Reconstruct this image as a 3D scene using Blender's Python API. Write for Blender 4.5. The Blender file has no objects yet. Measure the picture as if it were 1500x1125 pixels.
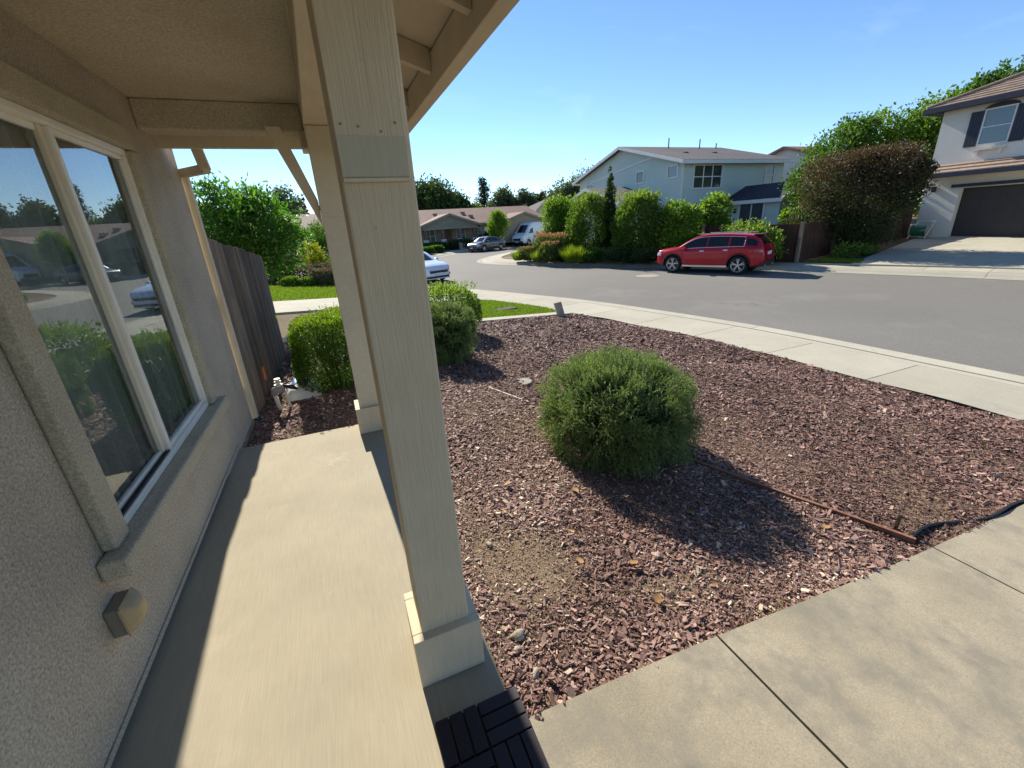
import bpy, math, random
import numpy as np
from mathutils import Vector, Matrix
random.seed(7)
RNG = np.random.default_rng(11)
scene = bpy.context.scene
COL = scene.collection

# ------------------------------------------------------------------ camera
cam = bpy.data.cameras.new('camera')
cam.sensor_width = 36.0
cam.lens = 14.976
cam.clip_start = 0.02
cam.clip_end = 2000
camo = bpy.data.objects.new('camera', cam)
COL.objects.link(camo)
B = Vector((0.9216, -0.1834, 0.3423))
A = Vector((-0.3843, -0.3032, 0.8720))
U = Vector((-0.0561, -0.9351, -0.3498))
m = Matrix(((B[0], -B[1], -B[2]), (A[0], -A[1], -A[2]), (U[0], -U[1], -U[2]))).to_4x4()
m.translation = (0, 0, 1.68)
camo.matrix_world = m
scene.camera = camo

# ------------------------------------------------------------------ sky and sun
SUN_AZ = -0.05
SUN_EL = math.radians(33)
world = bpy.data.worlds.new('World')
scene.world = world
world.use_nodes = True
wt = world.node_tree
wt.nodes.clear()
wo = wt.nodes.new('ShaderNodeOutputWorld')
bg = wt.nodes.new('ShaderNodeBackground')
sky = wt.nodes.new('ShaderNodeTexSky')
sky.sky_type = 'NISHITA'
sky.sun_disc = False
sky.sun_elevation = SUN_EL
sky.sun_rotation = SUN_AZ
sky.air_density = 0.8
sky.dust_density = 0.0
sky.ozone_density = 4.0
bg.inputs['Strength'].default_value = 0.082
hsv = wt.nodes.new('ShaderNodeHueSaturation')
hsv.inputs['Saturation'].default_value = 1.04
wt.links.new(sky.outputs[0], hsv.inputs['Color'])
# faint cirrus wisps all over the sky
tcw = wt.nodes.new('ShaderNodeTexCoord'); mpw = wt.nodes.new('ShaderNodeMapping'); mpw.inputs['Scale'].default_value = (2.0, 3.2, 9.0)
nzw = wt.nodes.new('ShaderNodeTexNoise'); nzw.inputs['Scale'].default_value = 1.6; nzw.inputs['Detail'].default_value = 7; nzw.inputs['Roughness'].default_value = 0.62; nzw.inputs['Distortion'].default_value = 0.6
rpw = wt.nodes.new('ShaderNodeValToRGB'); rpw.color_ramp.elements[0].position = 0.56; rpw.color_ramp.elements[0].color = (0, 0, 0, 1); rpw.color_ramp.elements[1].position = 0.80; rpw.color_ramp.elements[1].color = (0.07, 0.07, 0.07, 1)
mxw = wt.nodes.new('ShaderNodeMix'); mxw.data_type = 'RGBA'; mxw.inputs[7].default_value = (9.5, 10.0, 10.5, 1)
wt.links.new(tcw.outputs['Generated'], mpw.inputs[0]); wt.links.new(mpw.outputs[0], nzw.inputs['Vector']); wt.links.new(nzw.outputs['Fac'], rpw.inputs[0])
wt.links.new(rpw.outputs[0], mxw.inputs[0]); wt.links.new(hsv.outputs[0], mxw.inputs[6]); wt.links.new(mxw.outputs[2], bg.inputs[0])
wt.links.new(bg.outputs[0], wo.inputs[0])
sun = bpy.data.lights.new('sun', 'SUN')
sun.energy = 4.0
sun.angle = math.radians(0.53)
sun.color = (1.0, 0.93, 0.82)
suno = bpy.data.objects.new('sun', sun)
COL.objects.link(suno)
sdir = Vector((math.sin(SUN_AZ) * math.cos(SUN_EL), math.cos(SUN_AZ) * math.cos(SUN_EL), math.sin(SUN_EL)))
suno.rotation_euler = sdir.to_track_quat('Z', 'Y').to_euler()
suno.location = (0, 0, 30)
scene.view_settings.view_transform = 'Standard'
scene.view_settings.look = 'None'
scene.view_settings.exposure = 1.25
scene.view_settings.gamma = 1.0
scene.render.engine = 'CYCLES'
scene.cycles.max_bounces = 8
scene.cycles.diffuse_bounces = 4
scene.cycles.transparent_max_bounces = 8

# ------------------------------------------------------------------ materials
def newmat(name):
    mt = bpy.data.materials.new(name)
    mt.use_nodes = True
    nt = mt.node_tree
    return mt, nt, nt.nodes['Principled BSDF']

def nd(nt, t, **kw):
    n = nt.nodes.new(t)
    for k, v in kw.items():
        if k in n.inputs.keys():
            n.inputs[k].default_value = v
        else:
            setattr(n, k, v)
    return n

def coords(nt, scale=(1, 1, 1), obj=False, rot=(0, 0, 0)):
    if obj:
        src = nd(nt, 'ShaderNodeTexCoord').outputs['Object']
    else:
        src = nd(nt, 'ShaderNodeNewGeometry').outputs['Position']
    mp = nd(nt, 'ShaderNodeMapping')
    mp.inputs['Scale'].default_value = scale
    mp.inputs['Rotation'].default_value = rot
    nt.links.new(src, mp.inputs['Vector'])
    return mp.outputs[0]

def noise(nt, vec, scale, detail=4, rough=0.6):
    n = nd(nt, 'ShaderNodeTexNoise')
    n.inputs['Scale'].default_value = scale
    n.inputs['Detail'].default_value = detail
    n.inputs['Roughness'].default_value = rough
    nt.links.new(vec, n.inputs['Vector'])
    return n.outputs['Fac']

def ramp(nt, fac, stops):
    r = nd(nt, 'ShaderNodeValToRGB')
    el = r.color_ramp.elements
    while len(el) < len(stops):
        el.new(0.5)
    for e, (p, c) in zip(el, stops):
        e.position = p
        e.color = (c[0], c[1], c[2], 1)
    nt.links.new(fac, r.inputs[0])
    return r.outputs[0]

def mixc(nt, fac, a, b, mode='MIX'):
    n = nd(nt, 'ShaderNodeMix', data_type='RGBA', blend_type=mode)
    for s, v in ((0, fac), (6, a), (7, b)):
        if hasattr(v, 'is_linked') or hasattr(v, 'links'):
            nt.links.new(v, n.inputs[s])
        else:
            n.inputs[s].default_value = v if s == 0 else (*v[:3], 1)
    return n.outputs[2]

def bump(nt, bs, h, strength, dist):
    b = nd(nt, 'ShaderNodeBump')
    b.inputs['Strength'].default_value = strength
    b.inputs['Distance'].default_value = dist
    nt.links.new(h, b.inputs['Height'])
    nt.links.new(b.outputs[0], bs.inputs['Normal'])
    return b

def sc(c, k):
    return tuple(min(1, x * k) for x in c)

def surf(name, base, rough=0.85, big=(1.5, 0.2), fine=(60, 0.25), bmp=(200, 0.4, 0.003), stretch=(1, 1, 1), obj=False,
         rand=0.0, spec=0.3, stain=None, crack=None, speck=None):
    """general procedural surface: base colour, large and fine variation, bump"""
    mt, nt, bs = newmat(name)
    v = coords(nt, stretch, obj)
    n1 = noise(nt, coords(nt, (1, 1, 1), obj), big[0], 5)
    c1 = ramp(nt, n1, [(0.3, sc(base, 1 - big[1])), (0.7, sc(base, 1 + big[1]))])
    n2 = noise(nt, v, fine[0], 3)
    c2 = ramp(nt, n2, [(0.3, (1 - fine[1],) * 3), (0.7, (1,) * 3)])
    c = mixc(nt, 1.0, c1, c2, 'MULTIPLY')
    if stain:
        n3 = noise(nt, coords(nt, (1, 1, 1), obj), stain[0], 6, 0.7)
        f3 = ramp(nt, n3, [(stain[1], (0, 0, 0)), (stain[1] + 0.15, (stain[3],) * 3)])
        c = mixc(nt, f3, c, stain[2])
    if crack:       # (scale, width, colour, strength): thin wandering hairlines
        cv = coords(nt, (1, 1, 1), obj)
        wn = nd(nt, 'ShaderNodeTexNoise'); wn.inputs['Scale'].default_value = crack[0] * 2.5; wn.inputs['Detail'].default_value = 5
        nt.links.new(cv, wn.inputs['Vector'])
        va_ = nd(nt, 'ShaderNodeVectorMath', operation='MULTIPLY_ADD')
        nt.links.new(wn.outputs['Color'], va_.inputs[0]); va_.inputs[1].default_value = (0.7 / crack[0],) * 3; nt.links.new(cv, va_.inputs[2])
        vo = nd(nt, 'ShaderNodeTexVoronoi', feature='DISTANCE_TO_EDGE'); vo.inputs['Scale'].default_value = crack[0]
        nt.links.new(va_.outputs[0], vo.inputs['Vector'])
        l_ = ramp(nt, vo.outputs['Distance'], [(0.0, (1, 1, 1)), (crack[1], (0, 0, 0))])
        pt = ramp(nt, noise(nt, cv, crack[0] * 1.3, 2), [(0.50, (0, 0, 0)), (0.60, (crack[3],) * 3)])
        c = mixc(nt, mixc(nt, 1.0, l_, pt, 'MULTIPLY'), c, crack[2])
    if speck:       # (scale, threshold, colour, strength): small spots
        sp = ramp(nt, noise(nt, coords(nt, (1, 1, 1), obj), speck[0], 2, 0.5), [(speck[1], (0, 0, 0)), (speck[1] + 0.05, (speck[3],) * 3)])
        c = mixc(nt, sp, c, speck[2])
    if rand:
        oi = nd(nt, 'ShaderNodeObjectInfo')
        rr = ramp(nt, oi.outputs['Random'], [(0, (1 - rand,) * 3), (1, (1 + rand * 0.3,) * 3)])
        c = mixc(nt, 1.0, c, rr, 'MULTIPLY')
    nt.links.new(c, bs.inputs['Base Color'])
    bs.inputs['Roughness'].default_value = rough
    bs.inputs['Specular IOR Level'].default_value = spec
    if bmp:
        bump(nt, bs, noise(nt, v, bmp[0], 4, 0.65), bmp[1], bmp[2])
    return mt

def leafmat(name, stops, trans=0.4, rough=0.55, tcol=1.6):
    mt, nt, bs = newmat(name)
    at = nd(nt, 'ShaderNodeAttribute', attribute_name='v')
    c = ramp(nt, at.outputs['Fac'], stops)
    nt.links.new(c, bs.inputs['Base Color'])
    bs.inputs['Roughness'].default_value = rough
    bs.inputs['Specular IOR Level'].default_value = 0.25
    tr = nd(nt, 'ShaderNodeBsdfTranslucent')
    cc = mixc(nt, 1.0, c, (tcol, tcol * 1.05, tcol * 0.45), 'MULTIPLY')
    nt.links.new(cc, tr.inputs[0])
    mx = nd(nt, 'ShaderNodeMixShader')
    mx.inputs[0].default_value = trans
    nt.links.new(bs.outputs[0], mx.inputs[1])
    nt.links.new(tr.outputs[0], mx.inputs[2])
    nt.links.new(mx.outputs[0], nt.nodes['Material Output'].inputs[0])
    return mt

def attrmat(name, stops, rough=0.9):
    mt, nt, bs = newmat(name)
    at = nd(nt, 'ShaderNodeAttribute', attribute_name='v')
    c = ramp(nt, at.outputs['Fac'], stops)
    n2 = noise(nt, coords(nt), 90, 3)
    c = mixc(nt, 1.0, c, ramp(nt, n2, [(0.3, (0.7,) * 3), (0.7, (1.1,) * 3)]), 'MULTIPLY')
    nt.links.new(c, bs.inputs['Base Color'])
    bs.inputs['Roughness'].default_value = rough
    bs.inputs['Specular IOR Level'].default_value = 0.25
    return mt

def gloss(name, col, rough=0.3, metal=0.0, coat=0.0, spec=0.5):
    mt, nt, bs = newmat(name)
    n = noise(nt, coords(nt, obj=True), 6, 4)
    nt.links.new(ramp(nt, n, [(0.3, sc(col, 0.93)), (0.7, sc(col, 1.05))]), bs.inputs['Base Color'])
    bs.inputs['Roughness'].default_value = rough
    bs.inputs['Metallic'].default_value = metal
    bs.inputs['Coat Weight'].default_value = coat
    bs.inputs['Coat Roughness'].default_value = 0.04
    bs.inputs['Specular IOR Level'].default_value = spec
    return mt

def winglass(name, ior=2.6, tint=(0.92, 0.96, 0.94)):
    mt, nt, bs = newmat(name)
    nt.nodes.remove(bs)
    fr = nd(nt, 'ShaderNodeFresnel')
    fr.inputs['IOR'].default_value = ior
    gl = nd(nt, 'ShaderNodeBsdfGlossy')
    gl.inputs['Roughness'].default_value = 0.0
    gl.inputs['Color'].default_value = (0.9, 0.95, 0.97, 1)
    n = noise(nt, coords(nt), 1.1, 2)
    b = nd(nt, 'ShaderNodeBump')
    b.inputs['Strength'].default_value = 0.05
    b.inputs['Distance'].default_value = 0.02
    nt.links.new(n, b.inputs['Height'])
    nt.links.new(b.outputs[0], gl.inputs['Normal'])
    tr = nd(nt, 'ShaderNodeBsdfTransparent')
    tr.inputs[0].default_value = (*tint, 1)
    mx = nd(nt, 'ShaderNodeMixShader')
    nt.links.new(fr.outputs[0], mx.inputs[0])
    nt.links.new(tr.outputs[0], mx.inputs[1])
    nt.links.new(gl.outputs[0], mx.inputs[2])
    nt.links.new(mx.outputs[0], nt.nodes['Material Output'].inputs[0])
    return mt

M = {}
M['stucco'] = surf('stucco', (0.66, 0.58, 0.45), 0.95, (2.2, 0.14), (95, 0.5), (110, 1.0, 0.008), spec=0.1, stain=(1.6, 0.60, (0.42, 0.36, 0.26), 0.5), speck=(130, 0.62, (0.24, 0.21, 0.17), 0.55))
M['ceiling'] = surf('ceiling_stucco', (0.66, 0.585, 0.435), 0.95, (1.0, 0.12), (80, 0.4), (120, 0.8, 0.006), spec=0.1, stain=(2.2, 0.54, (0.46, 0.39, 0.26), 0.55), speck=(60, 0.70, (0.2, 0.16, 0.1), 0.4))
M['trimstucco'] = surf('trim_stucco', (0.60, 0.54, 0.40), 0.95, (3, 0.1), (110, 0.42), (130, 1.0, 0.006), spec=0.1, stain=(4, 0.58, (0.42, 0.33, 0.18), 0.6), speck=(140, 0.62, (0.28, 0.24, 0.17), 0.5))
M['post'] = surf('resawn_painted_wood', (0.72, 0.60, 0.415), 0.8, (2.5, 0.06), (210, 0.16), (190, 0.9, 0.003), (1, 1, 0.03), spec=0.2, stain=(7, 0.66, (0.45, 0.38, 0.25), 0.5), speck=(26, 0.74, (0.22, 0.18, 0.12), 0.7))
M['trimpaint'] = surf('beige_trim_paint', (0.66, 0.565, 0.405), 0.75, (2.5, 0.06), (40, 0.10), (60, 0.35, 0.002), (1, 0.2, 0.2), spec=0.25, stain=(9, 0.68, (0.42, 0.34, 0.22), 0.5), speck=(40, 0.75, (0.2, 0.16, 0.1), 0.7))
M['cream'] = surf('cream_paint', (0.68, 0.60, 0.43), 0.7, (2.5, 0.05), (40, 0.08), (60, 0.2, 0.002), spec=0.25)
M['sage'] = surf('sage_touchup_paint', (0.54, 0.50, 0.37), 0.8, (6, 0.05), (55, 0.10), (48, 0.4, 0.003), (1, 1, 0.05), spec=0.2)
M['porch'] = surf('broomed_concrete', (0.385, 0.337, 0.238), 0.85, (1.6, 0.10), (190, 0.15), (190, 0.35, 0.001), (1, 0.03, 1), spec=0.25, stain=(2.0, 0.58, (0.44, 0.385, 0.275), 0.7), crack=(0.8, 0.006, (0.53, 0.47, 0.35), 0.7), speck=(85, 0.735, (0.20, 0.17, 0.12), 0.8))
M['walk'] = surf('old_concrete', (0.375, 0.325, 0.23), 0.9, (1.6, 0.2), (140, 0.32), (220, 0.3, 0.001), spec=0.2, stain=(2.6, 0.48, (0.215, 0.195, 0.15), 0.85), speck=(170, 0.66, (0.13, 0.115, 0.09), 0.5))
M['sidewalk'] = surf('pale_concrete', (0.435, 0.405, 0.315), 0.9, (0.9, 0.10), (35, 0.14), (150, 0.15, 0.001), spec=0.2, rand=0.10, stain=(1.4, 0.56, (0.35, 0.33, 0.265), 0.7), crack=(0.3, 0.004, (0.16, 0.15, 0.12), 0.7), speck=(50, 0.72, (0.22, 0.2, 0.15), 0.6))
M['asphalt'] = surf('asphalt', (0.20, 0.19, 0.168), 0.9, (0.12, 0.10), (40, 0.3), (120, 0.15, 0.002), spec=0.2, stain=(0.35, 0.57, (0.235, 0.224, 0.198), 0.5), crack=(0.16, 0.0022, (0.10, 0.095, 0.085), 0.7), speck=(38, 0.69, (0.38, 0.36, 0.32), 0.5))
M['soil'] = surf('dry_soil', (0.27, 0.20, 0.125), 0.95, (2, 0.25), (60, 0.5), (70, 0.9, 0.01), spec=0.1)
M['dirt'] = surf('yard_dirt', (0.17, 0.13, 0.075), 0.95, (0.4, 0.25), (20, 0.4), (30, 0.8, 0.02), spec=0.1)
M['lawnbase'] = surf('lawn_soil', (0.10, 0.15, 0.03), 0.95, (1, 0.25), (30, 0.4), (60, 0.9, 0.02), spec=0.1)
M['mulch'] = attrmat('bark_mulch', [(0.0, (0.07, 0.040, 0.030)), (0.3, (0.20, 0.110, 0.085)), (0.6, (0.33, 0.20, 0.158)), (0.82, (0.47, 0.32, 0.25)), (0.95, (0.62, 0.48, 0.35)), (1.0, (0.78, 0.67, 0.48))], 0.75)
M['fence'] = surf('weathered_fence', (0.30, 0.225, 0.165), 0.9, (2, 0.2), (60, 0.6), (45, 0.9, 0.005), (1, 1, 0.04), rand=0.5, spec=0.15)
M['fencebrown'] = surf('stained_fence', (0.10, 0.05, 0.035), 0.85, (1, 0.2), (30, 0.4), (30, 0.8, 0.005), (1, 1, 0.05), rand=0.3, spec=0.2)
M['board'] = surf('redwood_board', (0.30, 0.15, 0.10), 0.85, (3, 0.2), (60, 0.4), (60, 0.6, 0.003), (1, 1, 1), spec=0.2)
M['vinyl'] = gloss('white_vinyl', (0.80, 0.77, 0.68), 0.4)
M['tan_vinyl'] = gloss('aged_vinyl', (0.68, 0.62, 0.48), 0.5)
M['white'] = surf('white_paint', (0.72, 0.71, 0.68), 0.6, (3, 0.05), (30, 0.06), None, spec=0.3)
M['glass'] = winglass('window_glass')
M['farglass'] = gloss('dark_window_glass', (0.03, 0.04, 0.045), 0.05, spec=0.8)
M['blueglass'] = gloss('window_glass_sky', (0.10, 0.14, 0.17), 0.05, spec=0.9)
M['dark'] = gloss('black_plastic', (0.018, 0.018, 0.018), 0.5)
M['rubber'] = surf('tyre_rubber', (0.02, 0.02, 0.021), 0.8, (5, 0.2), (60, 0.2), None, obj=True)
M['room'] = surf('room_paint', (0.20, 0.20, 0.19), 0.9, (1, 0.1), (20, 0.1), None)
M['curtain'] = surf('curtain_fabric', (0.85, 0.86, 0.80), 0.9, (2, 0.05), (120, 0.15), None)
M['tile'] = surf('dark_composite', (0.035, 0.026, 0.03), 0.6, (5, 0.15), (90, 0.35), (90, 0.4, 0.001), (1, 1, 1), rand=0.2)
M['beigeplastic'] = gloss('beige_plastic', (0.40, 0.30, 0.16), 0.45)
M['greyplastic'] = gloss('grey_plastic', (0.20, 0.18, 0.13), 0.5)
M['pvc'] = gloss('pvc_pipe', (0.72, 0.66, 0.52), 0.5)
M['brass'] = gloss('grey_valve', (0.30, 0.28, 0.25), 0.4)
M['orange'] = gloss('orange_tag', (0.65, 0.16, 0.03), 0.6)
M['bark'] = surf('tree_bark', (0.11, 0.085, 0.06), 0.95, (3, 0.3), (20, 0.5), (15, 0.9, 0.02), (1, 1, 0.3), spec=0.1)
M['green_siding'] = surf('sage_stucco', (0.53, 0.63, 0.57), 0.9, (0.4, 0.05), (12, 0.08), (20, 0.4, 0.01))
M['cream_wall'] = surf('cream_stucco', (0.74, 0.69, 0.60), 0.9, (0.5, 0.05), (12, 0.08), (20, 0.4, 0.01))
M['brown_wall'] = surf('tan_stucco', (0.34, 0.28, 0.21), 0.9, (0.4, 0.08), (12, 0.08), (20, 0.4, 0.01))
M['brown_siding'] = surf('grey_green_siding', (0.27, 0.26, 0.20), 0.9, (0.4, 0.08), (8, 0.1), (20, 0.4, 0.01))
M['white_wall'] = surf('white_stucco', (0.66, 0.63, 0.58), 0.9, (0.4, 0.05), (12, 0.08), (20, 0.4, 0.01))
M['navy'] = surf('navy_paint', (0.045, 0.048, 0.07), 0.6, (2, 0.1), (30, 0.15), (30, 0.3, 0.004), (1, 1, 0.1))
M['garage'] = surf('garage_door_paint', (0.062, 0.054, 0.052), 0.6, (2, 0.1), (30, 0.15), (30, 0.3, 0.004), (1, 1, 0.1))
M['shingle_grey'] = surf('grey_shingle', (0.145, 0.13, 0.128), 0.95, (0.5, 0.12), (5, 0.4), (8, 0.8, 0.03), (1, 1, 1))
M['shingle_dark'] = surf('dark_shingle', (0.055, 0.055, 0.07), 0.95, (0.5, 0.12), (5, 0.4), (8, 0.8, 0.03))
M['tile_brown'] = surf('brown_roof_tile', (0.23, 0.135, 0.105), 0.9, (0.5, 0.15), (4, 0.35), (6, 0.8, 0.04))
M['tile_tan'] = surf('tan_roof_tile', (0.34, 0.25, 0.19), 0.9, (0.8, 0.12), (6, 0.3), (10, 0.8, 0.02), rand=0.15)
M['tile_red'] = surf('red_roof_tile', (0.28, 0.12, 0.085), 0.9, (0.5, 0.15), (4, 0.35), (6, 0.8, 0.04))
M['stone'] = surf('pale_stone', (0.42, 0.36, 0.26), 0.9, (8, 0.2), (60, 0.3), (60, 0.6, 0.004), obj=True)
M['deadleaf'] = surf('dry_leaf', (0.42, 0.24, 0.08), 0.8, (20, 0.3), (60, 0.3), None, rand=0.4)
M['red_paint'] = gloss('red_car_paint', (0.40, 0.002, 0.016), 0.25, 0.1, 0.5, 0.3)
M['white_paint'] = gloss('white_car_paint', (0.66, 0.71, 0.78), 0.3, 0.0, 1.0)
M['dark_paint'] = gloss('charcoal_car_paint', (0.07, 0.07, 0.085), 0.28, 0.5, 1.0)
M['van_paint'] = gloss('white_van_paint', (0.62, 0.68, 0.77), 0.35, 0.0, 0.8)
M['carglass'] = gloss('car_glass', (0.008, 0.009, 0.011), 0.05, spec=0.45)
M['chrome'] = gloss('chrome', (0.7, 0.7, 0.72), 0.15, 1.0)
M['alloy'] = gloss('alloy_rim', (0.45, 0.45, 0.47), 0.3, 0.9)
M['lamp'] = gloss('headlight_lens', (0.55, 0.58, 0.62), 0.08, 0.2, 1.0)
M['redlamp'] = gloss('tail_light_lens', (0.30, 0.01, 0.015), 0.1, 0.0, 1.0)
M['plate'] = gloss('number_plate', (0.7, 0.7, 0.72), 0.5)
M['bagwhite'] = gloss('plastic_bag_white', (0.62, 0.62, 0.58), 0.35)
M['bagblue'] = gloss('plastic_bag_blue', (0.10, 0.25, 0.55), 0.3)
M['hose'] = gloss('green_hose', (0.03, 0.16, 0.08), 0.5)
M['concrete_stub'] = surf('rough_concrete', (0.38, 0.34, 0.27), 0.95, (6, 0.15), (60, 0.3), (80, 0.8, 0.006))

G = lambda a, b, c: [(0.0, a), (0.5, b), (1.0, c)]
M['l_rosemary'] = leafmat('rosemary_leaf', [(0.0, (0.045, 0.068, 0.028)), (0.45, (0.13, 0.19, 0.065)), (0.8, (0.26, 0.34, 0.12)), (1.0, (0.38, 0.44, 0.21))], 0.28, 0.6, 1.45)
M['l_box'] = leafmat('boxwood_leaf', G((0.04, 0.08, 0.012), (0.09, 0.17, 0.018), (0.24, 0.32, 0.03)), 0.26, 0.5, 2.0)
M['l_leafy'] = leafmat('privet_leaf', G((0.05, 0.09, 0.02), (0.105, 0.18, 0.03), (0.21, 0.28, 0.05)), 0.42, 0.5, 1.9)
M['l_citrus'] = leafmat('citrus_leaf', G((0.03, 0.08, 0.015), (0.055, 0.14, 0.02), (0.10, 0.21, 0.03)), 0.42, 0.45, 1.8)
M['l_oak'] = leafmat('oak_leaf', G((0.020, 0.040, 0.014), (0.042, 0.075, 0.022), (0.085, 0.12, 0.03)), 0.3, 0.6, 1.5)
M['l_euc'] = leafmat('eucalyptus_leaf', G((0.045, 0.075, 0.04), (0.085, 0.12, 0.06), (0.13, 0.17, 0.08)), 0.3, 0.6, 1.4)
M['l_conifer'] = leafmat('conifer_needle', G((0.022, 0.038, 0.025), (0.04, 0.06, 0.038), (0.06, 0.08, 0.05)), 0.2, 0.6, 1.2)
M['l_green'] = leafmat('mid_green_leaf', G((0.032, 0.075, 0.014), (0.062, 0.13, 0.022), (0.11, 0.19, 0.03)), 0.4, 0.5, 1.7)
M['l_lime'] = leafmat('lime_leaf', G((0.06, 0.12, 0.015), (0.11, 0.20, 0.022), (0.19, 0.28, 0.035)), 0.42, 0.5, 1.7)
M['l_plum'] = leafmat('purple_plum_leaf', [(0, (0.030, 0.052, 0.016)), (0.35, (0.055, 0.080, 0.022)), (0.5, (0.070, 0.062, 0.028)), (0.7, (0.085, 0.046, 0.032)), (1, (0.15, 0.075, 0.055))], 0.3, 0.5, 1.4)
M['l_yellow'] = leafmat('yellow_green_leaf', G((0.12, 0.16, 0.015), (0.22, 0.25, 0.02), (0.34, 0.33, 0.03)), 0.45, 0.5, 1.5)
M['l_lavender'] = leafmat('lavender_leaf', [(0, (0.07, 0.085, 0.045)), (0.6, (0.15, 0.14, 0.085)), (1, (0.28, 0.19, 0.17))], 0.3, 0.7, 1.2)
M['l_rose'] = leafmat('rose_leaf', [(0, (0.05, 0.085, 0.025)), (0.6, (0.12, 0.17, 0.045)), (0.74, (0.19, 0.21, 0.06)), (0.78, (0.42, 0.19, 0.17)), (1, (0.60, 0.27, 0.27))], 0.35, 0.6, 1.3)
M['l_tuft'] = leafmat('grass_tuft', G((0.09, 0.15, 0.015), (0.17, 0.24, 0.02), (0.26, 0.31, 0.03)), 0.45, 0.5, 1.5)
M['l_shrub'] = leafmat('pittosporum_leaf', G((0.04, 0.08, 0.015), (0.085, 0.15, 0.022), (0.17, 0.24, 0.035)), 0.42, 0.5, 1.8)
M['l_grass'] = leafmat('lawn_blade', G((0.09, 0.16, 0.02), (0.15, 0.24, 0.028), (0.23, 0.29, 0.05)), 0.4, 0.6, 1.3)

# ------------------------------------------------------------------ mesh helpers
WORLDP = set()

def tag(o, label=None, cat=None, group=None, kind=None):
    if label: o['label'] = label
    if cat: o['category'] = cat
    if group: o['group'] = group
    if kind: o['kind'] = kind
    return o

def thing(name, loc, label, cat, group=None, rz=0.0, scale=1.0, world=True):
    o = bpy.data.objects.new(name, None)
    o.empty_display_size = 0.2
    COL.objects.link(o)
    o.location = loc
    o.rotation_euler = (0, 0, rz)
    o.scale = (scale,) * 3
    tag(o, label, cat, group)
    if world:
        WORLDP.add(o.name)
    return o

def link(name, me, mat, parent=None):
    o = bpy.data.objects.new(name, me)
    COL.objects.link(o)
    if mat is not None and len(me.materials) == 0:
        me.materials.append(M[mat] if isinstance(mat, str) else mat)
    if parent is not None:
        o.parent = parent
        if parent.name in WORLDP:
            o.location = -Vector(parent.location)
    return o

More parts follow.
